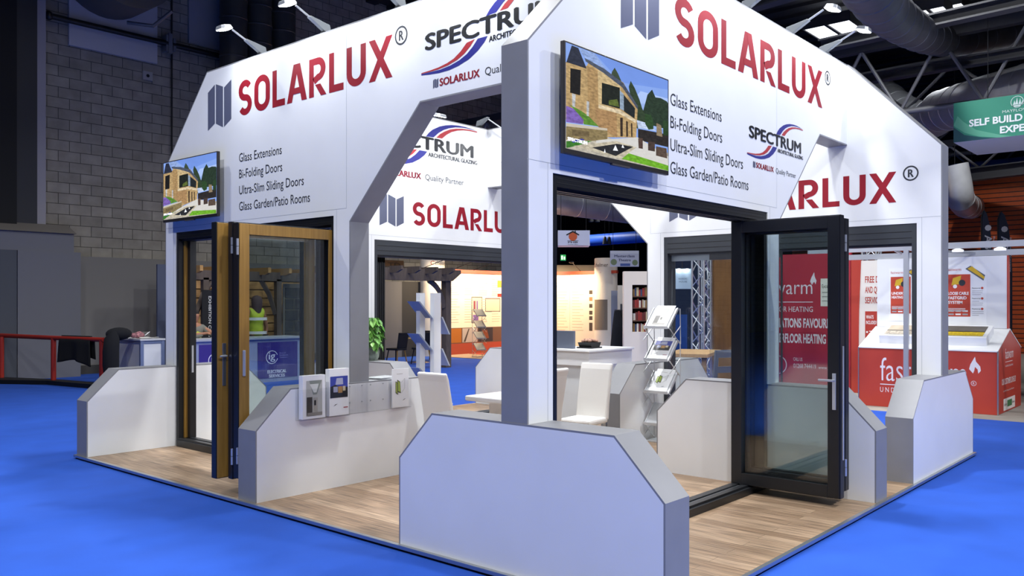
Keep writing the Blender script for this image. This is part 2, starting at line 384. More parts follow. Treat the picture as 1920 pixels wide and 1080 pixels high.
# ------------------------------------------------------------------ televisions
PIC = [('86a6ea',[(0,0),(1,0),(1,1),(0,1)]),('7496e4',[(.25,1),(.5,.8),(1,.9),(1,1)]),('aec6f6',[(.55,.55),(1,.6),(1,.8),(.7,.78)]),
('9db8f0',[(0.0,0.431),(1.0,0.742),(1.0,0.459),(0.0,0.198)]),('b9b2a4',[(0,0),(1,0),(1,.2),(0,.2)]),
('2a3a2c',[(0.69,0.432),(0.759,0.709),(0.773,0.768),(0.823,0.84),(0.86,0.768),(0.919,0.78),(0.988,0.766),(1.0,0.75),(1.0,0.459),(0.76,0.451)]),
('33432f',[(0.636,0.444),(0.578,0.785),(0.598,0.852),(0.639,0.792),(0.688,0.687),(0.717,0.601),(0.76,0.532),(0.774,0.454),(0.663,0.371)]),
('3c4a38',[(0.402,0.829),(0.414,0.879),(0.439,0.928),(0.472,0.88),(0.505,0.813),(0.473,0.802)]),
('b79a6c',[(0.0,0.813),(0.178,0.842),(0.2,0.895),(0.525,0.807),(0.669,0.586),(0.653,0.276),(0.356,0.198),(0.283,0.285),(0.0,0.27)]),
('a98a5e',[(0.184,0.845),(0.279,0.836),(0.289,0.287),(0.194,0.323)]),
('c9b184',[(0.279,0.848),(0.499,0.791),(0.489,0.533),(0.285,0.497)]),
('a8855c',[(0.256,0.457),(0.458,0.472),(0.461,0.224),(0.283,0.285)]),
('2b3040',[(0.005,0.813),(0.05,0.99),(0.106,0.989),(0.179,0.818)]),
('8ea6d8',[(0.106,0.989),(0.246,0.999),(0.364,0.867),(0.165,0.912)]),
('4d5566',[(0.159,0.916),(0.345,0.876),(0.525,0.8),(0.672,0.608),(0.669,0.575),(0.513,0.752),(0.334,0.833),(0.171,0.884)]),
('1c1b1a',[(0.038,0.769),(0.128,0.784),(0.122,0.539),(0.036,0.535)]),
('20251f',[(0.317,0.732),(0.487,0.741),(0.489,0.526),(0.315,0.519)]),
('5b6a30',[(0.381,0.577),(0.463,0.616),(0.483,0.544),(0.382,0.533)]),
('8fa2b8',[(0.487,0.715),(0.526,0.688),(0.528,0.518),(0.489,0.526)]),
('23292a',[(0.526,0.682),(0.641,0.578),(0.635,0.47),(0.528,0.512)]),
('d9c8a8',[(0.285,0.503),(0.49,0.513),(0.649,0.46),(0.649,0.427),(0.484,0.473),(0.285,0.47)]),
('3a2f26',[(0.49,0.436),(0.516,0.443),(0.516,0.25),(0.493,0.244)]),('3a2f26',[(0.549,0.42),(0.566,0.418),(0.568,0.262),(0.551,0.258)]),('3a2f26',[(0.598,0.414),(0.612,0.411),(0.613,0.273),(0.6,0.27)]),
('bccbe6',[(0.656,0.462),(0.746,0.46),(0.868,0.404),(0.67,0.384)]),('2e2a28',[(0.67,0.373),(1.0,0.402),(1.0,0.263),(0.671,0.254)]),
('2f4a2b',[(0.745,0.555),(0.809,0.562),(0.834,0.498),(0.835,0.416),(0.782,0.395),(0.746,0.447)]),('2c4428',[(0.942,0.541),(1.0,0.55),(1.0,0.388),(0.942,0.381)]),
('8b7b62',[(0.868,0.493),(0.92,0.48),(0.935,0.359),(0.868,0.356)]),
('d6d4d0',[(0.262,0.145),(0.664,0.282),(1.0,0.16),(1.0,0.034),(0.566,0.081),(0.263,0.06)]),
('55423a',[(0.671,0.274),(0.719,0.286),(0.72,0.173),(0.676,0.17)]),('4a3c36',[(0.775,0.266),(0.85,0.28),(0.85,0.177),(0.776,0.172)]),('5a4a40',[(0.862,0.238),(0.98,0.244),(0.988,0.135),(0.862,0.137)]),
('8a7a55',[(0.0,0.211),(0.365,0.275),(0.366,0.182),(0.227,0.127),(0.0,0.078)]),('6f6044',[(0.05,0.19),(0.2,0.21),(0.2,0.16),(0.05,0.13)]),('c9bfae',[(0.0,0.236),(0.365,0.289),(0.365,0.267),(0.0,0.205)]),
('7b62b0',[(0.0,0.399),(0.086,0.389),(0.149,0.31),(0.144,0.266),(0.0,0.245)]),('5c8a36',[(0.03,0.42),(0.13,0.39),(0.194,0.359),(0.285,0.286),(0.15,0.267),(0.149,0.31)]),
('b9bcc0',[(0.049,0.534),(0.08,0.532),(0.074,0.409),(0.052,0.409)]),('b9bcc0',[(0.176,0.501),(0.199,0.502),(0.194,0.359),(0.176,0.36)]),
('3e7a2e',[(0.0,0.065),(0.227,0.127),(0.094,0.046),(0.0,0.0)]),('c4bba6',[(0.061,0.036),(0.449,0.185),(0.654,0.172),(0.496,0.02),(0.42,0.019)]),
('2b2c30',[(0.223,0.061),(0.456,0.159),(0.618,0.169),(0.445,0.031)]),('f2f5fa',[(0.332,0.038),(0.34,0.079),(0.349,0.042)]),('f2f5fa',[(0.417,0.081),(0.441,0.143),(0.467,0.089)]),('f2f5fa',[(0.501,0.131),(0.512,0.168),(0.528,0.134)]),
('6fae2c',[(0.572,0.091),(1.0,0.058),(1.0,0.0),(0.502,0.017)]),('3b3f9a',[(.04,.075),(.13,.125),(.16,.12),(.06,.065)])]
SCREEN = {c: picture_mat(c, 1.08, .05 if i < 4 or c in ('d6d4d0','f2f5fa','c9bfae') else .32, 5 if i < 4 else 38) for i, c in reversed(list(enumerate([c for c, _ in PIC])))}
for k, u0, lab in ((0, .293, 'large wall television on the right front wall showing a stone house'), (3, .190, 'wall television at the upper left corner of the left stand wall')):
    tv = thing('television', lab, 'television', (u0+.65, b0-.05, 2.80), k, 'televisions showing a house')
    u1 = u0+1.315; z0, z1 = 2.805, 3.56; vf = b0-.105
    m = MB(); m.box((u0, vf, z0), (u1, vf+.035, z1)); m.box((u0+.12, vf+.03, z0+.1), (u1-.12, vf+.065, z1-.12)); m.build('casing', mat('2a2726', .4), tv, bevel=.004)
    m = MB(); m.box((u0+.55, vf-.004, z0-.012), (u0+.77, vf+.02, z0)); m.build('sensor_bar', mat('4a4644', .35), tv)
    m = MB(); m.box((u0+.4, vf+.06, z0+.25), (u1-.4, b0-.001, z1-.25)); m.build('wall_bracket', BLACK, tv)
    m = MB(); cols = sorted({c for c, _ in PIC}); W, Hh = u1-u0-.03, z1-z0-.045
    mp = lambda x, y, d: (u0+.015+x*W, vf-d, z0+.033+y*Hh)
    for i, (c, p) in enumerate(PIC): poly(m, p, mp, cols.index(c), .0006+.00012*i)
    heavy(m, 'SPECTRUM', .01, .078, .17, .03, mp, len(cols), .07, .0062)
    m.build('screen', [SCREEN[c] for c in cols] + [mat('ffffff', .3, 0, .9)], tv, recalc=False)

# ------------------------------------------------------------------ folding doors
def leaf(root, u, th, va, vb, z0, z1, face, back, fw=.105, handle=None, face_side=1, hinge=True, lname='door_leaf'):
    """a glazed leaf standing across the wall: u..u+th thick, va..vb long; face_side +1 puts the face material towards larger u"""
    um = u+th/2
    def frame(ua, ub, mb, inset_=0):
        a, b, c, d = va+inset_, vb-inset_, z0+inset_, z1-inset_
        mb.box((ua,a,c),(ub,a+fw,d)); mb.box((ua,b-fw,c),(ub,b,d)); mb.box((ua,a+fw,c),(ub,b-fw,c+fw)); mb.box((ua,a+fw,d-fw),(ub,b-fw,d))
    body = MB(); frame(u, u+th, body); lf = body.build(lname, back, root, bevel=.004)
    f = MB(); ua, ub = (u+th, u+th+.012) if face_side > 0 else (u-.012, u); frame(ua, ub, f, .008); f.build('facing', face, lf, bevel=.003)
    g = MB(); g.box((um-.014, va+fw-.01, z0+fw-.01), (um+.014, vb-fw+.01, z1-fw+.01)); g.build('glass_pane', GLASS, lf)
    if hinge:
        h = MB()
        for zz in (z0+.14, z1-.3): h.tube([(um+.045, va-.008, zz), (um+.045, va-.008, zz+.075)], .011, 8); h.tube([(um+.045, va-.008, zz+.08), (um+.045, va-.008, zz+.15)], .011, 8)
        h.build('hinge', SILVER, lf, smooth=True)
    if handle: handle(lf, u, th, va)
    return lf
def door_frame(root, s, v0, v1, m, z1, sill=.09, jw=.055, rails=3):
    f = MB(); f.box((s['dl'], v0, 0), (s['dl']+jw, v1, DH)); f.build('jamb', m, root)
    f = MB(); f.box((s['dr']-jw, v0, 0), (s['dr'], v1, DH)); f.build('jamb', m, root)
    f = MB(); h = (DH-z1)
    f.box((s['dl']+jw, v0, z1+.012), (s['dr']-jw, v1, DH))
    for i in range(rails): f.box((s['dl']+jw, v0+.03+i*.055, z1-.012), (s['dr']-jw, v0+.055+i*.055, z1+.012))
    f.build('head_rail', m, root)
    gv = MB()
    for zz in (z1+.035, z1+.065) if z1 > 2.5 else (z1+.07, z1+.14):
        for va, vb in ((v0-.0015, v0), (v1, v1+.0015)): gv.box((s['dl']+jw, va, zz), (s['dr']-jw, vb, zz+.006))
    gv.build('shadow_groove', DEEP, root)
    f = MB(); f.box((s['dl']+jw, v0-.03, 0), (s['dr']-jw, v1, sill-.02)); f.box((s['dl']+jw, v0, sill-.02), (s['dr']-jw, v0+.06, sill)); f.box((s['dl']+jw, v0+.1, sill-.02), (s['dr']-jw, v1-.02, sill)); f.build('sill', m, root)
    f = MB(); f.box((s['dl']+jw, v0+.065, sill-.02), (s['dr']-jw, v0+.095, sill-.012)); f.build('floor_track', ALU, root)
# right front doorway (k=0): black aluminium
s = side(0)
dr0 = thing('folding_door', 'black aluminium folding door standing open on the right front wall', 'door', (s['dl']+1.6, b0+.1, 0), 0)
door_frame(dr0, s, b0+.01, b0+.2, BLACK, 2.585, .085)
def lever_b(lf, u, th, va):
    h = MB(); h.box((u-.022, va+.035, .86), (u-.012, va+.068, 1.18)); h.build('handle_plate', SILVER, lf, bevel=.003)
    h = MB(); h.tube([(u-.02, va+.05, 1.12), (u-.07, va+.05, 1.12), (u-.075, va+.075, 1.12), (u-.075, va+.17, 1.12)], .011, 8); h.build('lever_handle', SILVER, lf, smooth=True)
    h = MB(); h.tube([(u+.03, va-.012, .42), (u+.03, va-.012, 1.42)], .008, 6); h.build('flush_bolt', SILVER, lf, smooth=True)
leaf(dr0, 3.20, .085, .215, 1.275, .078, 2.575, BLACK, BLACK, .105, lever_b, -1, False)
leaf(dr0, 3.305, .085, .25, 1.275, .11, 2.56, BLACK, BLACK, .105, None, -1)
leaf(dr0, 3.41, .085, .25, 1.275, .11, 2.56, BLACK, BLACK, .105, None, -1, False)
# left doorway (k=3): timber inside, black outside
s = side(3)
dr3 = thing('folding_door', 'oak and black folding door standing open on the left stand wall', 'door', (s['dl']+1.6, b0+.1, 0), 3)
door_frame(dr3, s, b0+.01, b0+.2, BLACK, 2.585, .10)
m = MB(); m.box((s['dl']+.055, b0+.075, .1), (s['dl']+.085, b0+.11, 2.575)); m.build('timber_stop', OAK, dr3)
m = MB(); m.box((s['dl']+.085, b0+.11, .1), (s['dl']+.15, b0+.19, 2.575)); m.build('inner_jamb', BLACK, dr3)
m = MB(); m.box((s['dl']+.15, b0+.13, .92), (s['dl']+.155, b0+.155, 1.26)); m.build('strike_plate', SILVER, dr3)
def pull_a(lf, u, th, va):
    h = MB(); h.box((u+th+.012, va+.035, 1.12), (u+th+.03, va+.06, 1.36)); h.build('pull_handle', SILVER, lf, bevel=.004)
def lever_a(lf, u, th, va):
    h = MB(); h.box((u+th+.012, va+.055, 1.02), (u+th+.02, va+.09, 1.42)); h.build('handle_plate', ALU, lf, bevel=.002)
    h = MB(); h.tube([(u+th+.02, va+.075, 1.30), (u+th+.055, va+.075, 1.30), (u+th+.055, va+.012, 1.30)], .01, 8); h.build('lever_handle', SILVER, lf, smooth=True)
leaf(dr3, 3.20, .085, -.012, 1.07, .15, 2.56, OAK, BLACK, .125, lever_a, 1, False)
leaf(dr3, 3.345, .075, .075, 1.15, .15, 2.56, BLACK, BLACK, .11, None, 1)
leaf(dr3, 3.448, .085, .068, 1.165, .17, 2.545, OAK, BLACK, .10, pull_a, 1)
# right inside wall (k=1): sliding window, and rear wall (k=2): stacked frameless panels
s = side(1)
w1 = thing('sliding_door', 'anthracite sliding glass door in the far right stand wall', 'door', (s['dl']+1.6, b0+.1, 0), 1)
door_frame(w1, s, b0+.02, b0+wt-.005, ANTH, 2.45, .06)
for i, (ua, ub, vv) in enumerate(((2.30, s['dr']-.06, b0+.12), (1.93, 2.92, b0+.165))):
    m = MB(); m.box((ua, vv-.012, .06), (ub, vv+.012, 2.45)); p = m.build('glass_panel', GLASS, w1)
    m = MB(); m.box((ua, vv-.018, 2.36), (ub, vv+.018, 2.45)); m.box((ua, vv-.018, .06), (ub, vv+.018, .12)); m.box((ua-.012, vv-.018, .06), (ua, vv+.018, 2.45)); m.build('slim_profile', ANTH if i else mat('8f9aa2', .4, .5), p)
s = side(2)
w2 = thing('folding_door', 'dark grey rear doorway with slim glass panels stacked at its left', 'door', (s['dl']+1.6, b0+.1, 0), 2)
door_frame(w2, s, b0+.02, b0+wt-.005, ANTH, 2.46, .05)
for i in range(5):
    u = s['dr']-.10-.035*i; m = MB(); m.box((u-.009, b0-.62, .06), (u+.009, b0+.13, 2.44)); p = m.build('glass_panel', GLASS, w2)
    m = MB(); m.box((u-.012, b0+.13, .06), (u+.012, b0+.15, 2.44)); m.box((u-.013, b0-.62, 2.37), (u+.013, b0+.15, 2.44)); m.build('edge_profile', BLACK, p)

# ------------------------------------------------------------------ stand lamps on the wall tops
def stand_lamp(k, u, label, inward=False, reach=.35, power=1.0, real=True, dz=0):
    sg = 1 if inward else -1
    vb = b0+wt/2; vh = (b0+wt if inward else b0) + sg*(reach-.1)
    r = thing('arm_spotlight', label, 'spotlight', (u, vb, HT), k, 'arm spotlights along the stand wall tops')
    m = MB(); m.box((u-.03, vb-.05, HT), (u+.03, vb+.05, HT+.05)); m.build('clamp', BLACK, r)
    m = MB(); m.prism([(vb-sg*.05, HT+.05), (vb+sg*.03, HT+.05), (vb+sg*.22, HT+.155), (vb+sg*.20, HT+.17), (vb-sg*.03, HT+.13)], 'u', u-.025, u+.025); m.build('knuckle', mat('8e949a', .4, .5), r, bevel=.004)
    m = MB(); m.tube([(u, vb+sg*.18, HT+.15), (u, vh, HT+.235+dz)], .011, 8); m.build('arm', SILVER, r, smooth=True)
    ce = (u, vh+sg*.1, HT+.235+dz)
    rot = Matrix.Rotation(-sg*R(14), 3, 'X')
    m = MB(); m.add([Vector(ce)+rot @ Vector((x*.1, y*.075, z)) for z, q in ((-.02, 1), (.02, .8)) for (x, y) in ((-q,-q*.6),(-q*.6,-q),(q*.6,-q),(q,-q*.6),(q,q*.6),(q*.6,q),(-q*.6,q),(-q,q*.6))],
        [list(range(7,-1,-1)), list(range(8,16))] + [(i, (i+1) % 8, 8+(i+1) % 8, 8+i) for i in range(8)]); hd = m.build('lamp_head', SILVER, r, bevel=.004)
    m = MB(); m.add([Vector(ce)+rot @ Vector((x*.09, y*.065, -.022)) for (x, y) in ((-1,-.6),(-.6,-1),(.6,-1),(1,-.6),(1,.6),(.6,1),(-.6,1),(-1,.6))], [list(range(8))]); m.build('lens', mat('ffffff', .3, 0, 14), hd)
    if real:
        ld = bpy.data.lights.new('arm_spotlight_beam', 'AREA'); ld.shape = 'RECTANGLE'; ld.size = .17; ld.size_y = .12; ld.energy = LAMP_W*power; ld.spread = R(150); ld.color = (.93, .965, 1)
        lo = bpy.data.objects.new('lamp_beam', ld); col.objects.link(lo); lo.parent = r
        lo.location = Vector((u, vh+sg*.1, HT+.235+dz-.03))-Vector(OFF[r.name]); lo.rotation_euler = (-sg*R(16), 0, 0)
for i, (u, l) in enumerate(((.95, 'arm spotlight on the left wall nearest its sloped end'), (2.09, 'leftmost lit arm spotlight above the left wall lettering'), (3.30, 'second lit arm spotlight from the left above the left wall'), (4.49, 'third arm spotlight above the left wall, cut by the top of the photo'), (5.7, 'arm spotlight above the swoosh logo of the left wall'))):
    if i: stand_lamp(3, u, l)
for u, l in ((1.35, 'arm spotlight above the television of the right front wall'), (2.35, 'arm spotlight over the first red letters of the right front wall'), (3.36, 'arm spotlight over the middle red letters of the right front wall'), (4.36, 'arm spotlight on the right front wall shining beside the bright skylights'), (5.25, 'rightmost arm spotlight on the right front wall')):
    stand_lamp(0, u, l)
for u, l in ((2.93, 'dazzling arm spotlight inside the stand under the left arch'), (4.3, 'arm spotlight inside the stand on the rear wall right end'), (1.4, 'arm spotlight inside the stand on the rear wall left end')): stand_lamp(2, u, l, True, .62, .6, True, -.37)
for u, l in ((1.3, 'arm spotlight inside the stand above the red letters of the far right wall'), (3.2, 'arm spotlight inside the far right wall above its door logo'), (5.2, 'arm spotlight inside the far right wall near the back corner')): stand_lamp(1, u, l, True, .62, .6, True, -.37)

# ------------------------------------------------------------------ hall shell
YAW = .6903
FWD = Vector((cos(YAW), sin(YAW), 0)); RGT = Vector((sin(YAW), -cos(YAW), 0)); EYE = Vector(cam.location)
def at(u, v, d):
    """world point seen at photo position (u, v) at depth d"""
    return EYE + d*(FWD + (u-1037.65)/1591.44*RGT + Vector((0, 0, -(v-566.49)/1591.44)))
def mpy(y): return lambda x, z, d: (x, y-d, z)             # board facing -Y, read along +X
def mpx(x0): return lambda x, z, d: (x0-d, -x, z)           # board facing -X, read along -Y (x = -Y)
G0 = -.045
f = MB(); f.box((-40,-40,G0-.1),(10.55,40,G0)); f.box((10.55,4.6,G0-.1),(70,60,G0)); struct('floor', f, CARPET)
f = MB(); f.box((10.55,-40,G0-.1),(70,4.6,G0-.003)); struct('floor_grey', f, HALLFLOOR)
f = MB(); f.box((-40,20.9,G0),(24.5,21.3,13)); struct('wall_left', f, BLOCKS)
f = MB(); f.box((24.5,21,G0),(24.9,60,13)); f.box((24.5,58,G0),(70,58.4,13)); struct('wall_back', f, mat('15171d', .9))
RIDGE = bricks('red_cladding', 'b8480e', 'c05214', '3a1606', 40, .17, .018, (1, 2), .45, .1, .8)
f = MB(); f.box((30,-25,G0),(30.3,12.5,6.2)); struct('wall_right', f, RIDGE)
f = MB(); f.box((30,-25,6.2),(30.25,12.5,6.32)); tag(f.build('trim_1', mat('b5501c', .5)), kind='structure')
f = MB(); f.box((60,-40,G0),(60.3,58,13)); struct('wall_far', f, mat('101218', .9))
f = MB(); f.box((-40,-40,12.2),(70,60,12.4))
for i in range(90): f.box((-20+i*.9, -40, 12.08), (-20+i*.9+.4, 60, 12.2))
struct('ceiling', f, mat('1f2024', .8))

# high bay lamps
def highbay(x, y, z, label, power=1.0, light=True, r=.28):
    t = thing('high_bay_lamp', label, 'ceiling lamp', (x, y, z), 0, 'high bay lamps of the hall')
    m = MB(); m.lathe([(.05,.5),(.1,.45),(.12,.3),(r,.06),(r,0),(r-.02,0)], (x,y,z), 20); m.build('reflector', DARKSTEEL, t, smooth=True)
    m = MB(); m.add([(x+(r-.03)*cos(2*pi*i/20), y+(r-.03)*sin(2*pi*i/20), z+.01) for i in range(20)], [list(range(20))]); m.build('lens', mat('fff6e6', .3, 0, 9), t)
    m = MB(); m.tube([(x,y,z+.5),(x,y,12.1)], .012, 6); m.build('hanger', BLACK, t)
    if light:
        ld = bpy.data.lights.new('high_bay_beam', 'AREA'); ld.shape = 'DISK'; ld.size = .5; ld.energy = HIGHBAY_W*power; ld.spread = R(150); ld.color = (.97, .98, 1)
        lo = bpy.data.objects.new('lamp_beam', ld); col.objects.link(lo); lo.parent = t; lo.location = (0, 0, -.03)
for i, (x, y, p) in enumerate(((-5,-4,1.4),(-4.5,4,1),(1.5,-6,1.9),(-2.5,-6.5,.8),(-1.5,9.5,.7),(3.2,2.2,1.1),(3.5,7,1),(8.5,-5.5,1.5),(9,2.5,.9),(8,9.5,.8),(12.5,3.2,.9),(34,24,2.2),(40,34,2.2),(4,13.5,.42),(13,14,.8))):  # unseen lamps added to brighten the stand, carpet, block wall and far trusses
    highbay(x, y, 11.3 if (x, y) == (4, 13.5) else 9.6, 'unseen high bay lamp added to light the stand, carpet and hall', p)
for u, v, d, l in ((1875,42,24,'bright round hall lamp beside the hanging duct at upper right'),(1788,318,38,'round hall lamp above the red corrugated wall'),(1082,381,40,'hall lamp under the blue beam seen through the black doorway'),(1108,416,48,'left one of the hall lamp pair above the small hanging house sign'),(1120,416,48,'right one of the hall lamp pair above the small hanging house sign'),(1134,458,56,'left one of the low far hall lamp pair in the dark'),(1142,458,56,'right one of the low far hall lamp pair in the dark')):
    p = at(u, v, d); highbay(p.x, p.y, p.z, l, 1.6, d == 24, .15 if 'pair' in l else .34)

# skylights, beams, trusses
def skylight(u0, v0, u1, v1, z, lab, n=2):
    a = at(u0, v0, (z-EYE.z)*1591.44/(566.49-v0)); c = at(u1, v1, (z-EYE.z)*1591.44/(566.49-v1))
    t = thing('skylight', lab, 'skylight', ((a.x+c.x)/2, (a.y+c.y)/2, z))
    x0, x1 = sorted((a.x, c.x)); y0, y1 = sorted((a.y, c.y))
    m = MB(); m.box((x0,y0,z),(x1,y1,z+.05)); m.build('diffuser', mat('f4f8ff', .5, 0, 2.2), t)
    m = MB(); m.box((x0-.04,y0-.04,z-.04),(x0,y1+.04,z+.3)); m.box((x1,y0-.04,z-.04),(x1+.04,y1+.04,z+.3)); m.box((x0,y0-.04,z-.04),(x1,y0,z+.3)); m.box((x0,y1,z-.04),(x1,y1+.04,z+.3))
    for i in range(1, n): yy = y0+(y1-y0)*i/n; m.box((x0,yy-.05,z-.05),(x1,yy+.05,z-.005))
    m.build('frame', DARKSTEEL, t)
skylight(1546, 78, 1592, 36, 11, 'bright skylight left of the big dark duct', 2)
skylight(1600, 76, 1655, 34, 11.45, 'bright skylight touching the left side of the dark duct', 2)
skylight(1728, 36, 1768, 10, 11, 'bright skylight right of the dark duct near the top edge', 2)
skylight(1774, 30, 1802, 4, 11.45, 'narrow skylight at the top right beside the round lamp', 2)
skylight(1590, 97, 1630, 84, 11, 'low skylight with grey number above the silver duct', 1)
def truss(x, y0, y1, zb, zt, n, lab, mt, r=.055, wide=.0, ang=0):
    t = thing('roof_truss', lab, 'roof truss', (x, (y0+y1)/2, zb), 0, 'steel roof trusses')
    if ang: t.rotation_euler = (0, 0, ang)
    m = MB(); m.box((x-.11,y0,zt-.12),(x+.11,y1,zt+.12)); m.build('top_chord', DARKSTEEL, t)
    m = MB(); m.tube([(x,y0,zb),(x,y1,zb)], r*1.5, 10); m.build('bottom_chord', mt, t, smooth=True)
    m = MB(); h = (y1-y0)/n
    for i in range(n):
        ya = y0+i*h; m.tube([(x,ya,zt-.1),(x,ya+h/2,zb)], r, 8); m.tube([(x,ya+h/2,zb),(x,ya+h,zt-.1)], r, 8)
    m.build('bracing', mt, t, smooth=True)
LTS = mat('8f9094', .5, .3)
truss(17.3, -9.9, 20, 6.45, 8.2, 16, 'pale tubular roof truss just behind the upper right of the stand', LTS, .045)
truss(25.5, -10, 20, 8.3, 9.7, 10, 'roof truss crossing above the hanging green sign', mat('5e5f63', .5, .3), ang=R(-4))
truss(29, -12, 12, 6.6, 7.6, 12, 'small roof truss right above the red wall', LTS, .045)
truss(34, -12, 45, 8.0, 9.4, 18, 'far roof truss seen through the black doorway', LTS, .06)
truss(44, -12, 50, 8.2, 9.8, 20, 'farther roof truss seen low in the dark hall', LTS, .06)
truss(13.5, -10, 19, 9.6, 11, 12, 'dark roof truss crossing the skylights', DARKSTEEL, .06, ang=R(-4))
def beam(a, c, wd, h, lab, m=None):
    a, c = Vector(a), Vector(c); d = (c-a); L = d.length; q = d.to_track_quat('Y', 'Z').to_matrix()
    b = MB(); ctr = (a+c)/2
    b.obox(ctr, (wd, L/2, .02), q); b.obox(ctr+Vector((0,0,h)), (wd, L/2, .02), q); b.obox(ctr+Vector((0,0,h/2)), (.02, L/2, h/2), q)
    tag(b.build('steel_beam', m or DARKSTEEL, loc=tuple(a)), lab, 'beam', 'dark steel roof beams')
beam(at(1540,96,19), at(1970,2,15.5), .14, .22, 'dark steel beam crossing below the bright skylights')
beam(at(1612,158,23), at(1985,95,18.2), .14, .2, 'second dark steel beam crossing in front of the silver duct')
beam(at(1230,70,20), at(1560,-25,17), .14, .35, 'dark steel beam above the right arm spotlights')
beam(at(1700,352,32), at(2000,318,27), .2, .4, 'low dark beam above the red corrugated wall')
tag(MB().tube([tuple(at(1640,335,40)), tuple(at(2000,300,34))], .32, 12).build('blue_pipe', mat('2a55b8', .5), smooth=True), 'blue painted pipe running above the red wall', 'pipe')
tag(MB().tube([tuple(at(1040,392,34)), tuple(at(1230,372,31))], .16, 10).build('blue_pipe', mat('1f3f8a', .6), smooth=True), 'blue painted pipe high in the dark seen through the black doorway', 'pipe')
tag(MB().tube([tuple(at(1090,452,60)), tuple(at(1260,440,54))], .4, 10).build('blue_pipe', mat('2a55b8', .5), smooth=True), 'blue painted pipe low behind the sloped wall edge in the far dark', 'pipe')
def duct(pts, r, lab, seams=1.2, m=DUCT, name='air_duct'):
    t = thing(name, lab, 'duct', tuple(pts[0]), 0, 'air ducts of the hall')
    P, Q, acc = [Vector(pts[0])], [r], 0                   # raised seams are part of the shell
    for p, q in zip(pts, pts[1:]):
        p, q = Vector(p), Vector(q); d = (q-p); L = d.length; s_ = seams-acc
        while s_ < L-.06:
            for o_, k in ((-.03,0),(-.015,.014),(.015,.014),(.03,0)): P.append(p+d*(s_+o_)/L); Q.append(r+k)
            s_ += seams
        P.append(q); Q.append(r); acc = (acc+L) % seams
    MB().tube(P, Q, 28).build('duct_shell', m, t, smooth=True)
    for p in (pts[0], pts[-1]):
        if p[2] < 10 and abs(pts[0][2]-pts[-1][2]) < 6: MB().tube([tuple(p), (p[0],p[1],12.09)], .012, 6).build('hanger', BLACK, t)
def bend(p, c, q, n=8):
    p, c, q = Vector(p), Vector(c), Vector(q); return [(1-t)**2*p+2*t*(1-t)*c+t*t*q for t in [i/n for i in range(n+1)]]
duct([at(1500,70,42), at(1570,118,39)] + bend(at(1665,185,33), at(1730,252,29), at(1765,208,26)) + [at(1850,188,21.3), at(1960,160,19.8)], .62, 'long silver air duct with an elbow behind the sloped wall edge')
duct([at(1590,-90,9)] + bend(at(1660,20,13.5), at(1735,82,19.5), at(1800,78,22)) + [at(1870,68,23.5), at(1960,50,24.5)], .36, 'dark grey air duct bending below the top right corner', m=noisy('dark_duct', '58595d', '6a6b70', 2, .55, 4, metal=.4))
duct([at(1790,310,28), at(1797,345,28)] + bend(at(1800,365,28), at(1802,388,28), at(1822,388,31.3)), .42, 'short round duct hanging in front of the red wall')
duct([at(1180,395,33), at(1010,372,31)], .5, 'far silver duct seen through the black doorway above the hanging house sign')

# ------------------------------------------------------------------ left side of the hall
t = thing('steel_column', 'dark steel column with pale edge beside the blockwork at far left', 'column', (3.6,20.6,G0))
m = MB(); m.box((3.42,20.55,3.5),(3.9,20.9,13)); m.build('dark_face', mat('2b2d33', .6), t)
m = MB(); m.box((3.9,20.6,3.5),(4.11,20.9,13)); m.build('pale_edge', mat('9d9ba2', .7), t)
tag(MB().box((2.9,20.45,3.3),(3.42,20.9,13)).build('cable_riser', mat('101114', .8)), 'black riser strip left of the steel column', 'riser')
t = thing('column_casing', 'grey box casing with sloped cap around the foot of the steel column', 'casing', (3.5,20.3,G0))
m = MB(); m.box((-2.5,20.02,G0),(3.28,20.56,3.04)); m.build('left_panel', mat('4c5058', .7), t)
m = MB(); m.box((3.29,20.0,G0),(4.69,20.56,3.04)); m.build('front_panel', mat('6f7077', .7), t)
m = MB(); m.box((-2.5,20.05,3.04),(4.55,20.56,3.5)); m.build('upper_box', mat('6f7077', .7), t)
m = MB(); m.prism([(20.0,3.5),(20.56,3.74),(20.56,3.5)], 'u', -2.5, 4.6); m.build('sloped_cap', mat('75706c', .7), t)
t = thing('wall_cladding', 'grey flat boards covering the lower blockwork wall', 'cladding', (8,20.7,G0))
for x0, x1 in ((4.69,7.1),(7.1,9.6),(9.6,12.2),(12.2,14.6)): MB().box((x0,20.62,G0),(x1-.006,20.88,2.98)).build('board', mat('7a7876', .75), t)
MB().box((4.69,20.58,G0),(14.6,20.62,.18)).build('skirting', mat('3c3a38', .8), t)
t = thing('fire_pipe', 'black pipe with bracket running along the blockwork', 'pipe', (4.2,20.7,8.95))
MB().tube([(4.2,20.66,8.97),(9.6,20.66,8.98)], .075, 12).build('tube', BLACK, t, smooth=True)
MB().blob((4.2,20.66,8.97), (.1,.1,.12)).build('end_cap', BLACK, t, smooth=True)
m = MB(); m.box((7.15,20.6,8.75),(7.2,20.9,9.2)); m.box((7.35,20.6,8.8),(7.42,20.9,9.15)); m.box((7.2,20.56,8.7),(7.3,20.66,9.25)); m.build('bracket', mat('77797e', .5), t)
tag(MB().box((4.73,20.82,8.4),(7.0,20.9,12)).build('wall_plate', mat('c0c1c9', .7)), 'pale rectangular plate on the blockwork behind the big fan', 'panel')
tag(MB().box((7.9,20.82,9.2),(9.3,20.9,12)).build('wall_plate', mat('9a9ca6', .7)), 'smaller pale plate beside the vertical ducts', 'panel')
t = thing('wall_unit', 'round dark extractor drum at the top of the left wall', 'extractor', (5.7,20.2,10.2))
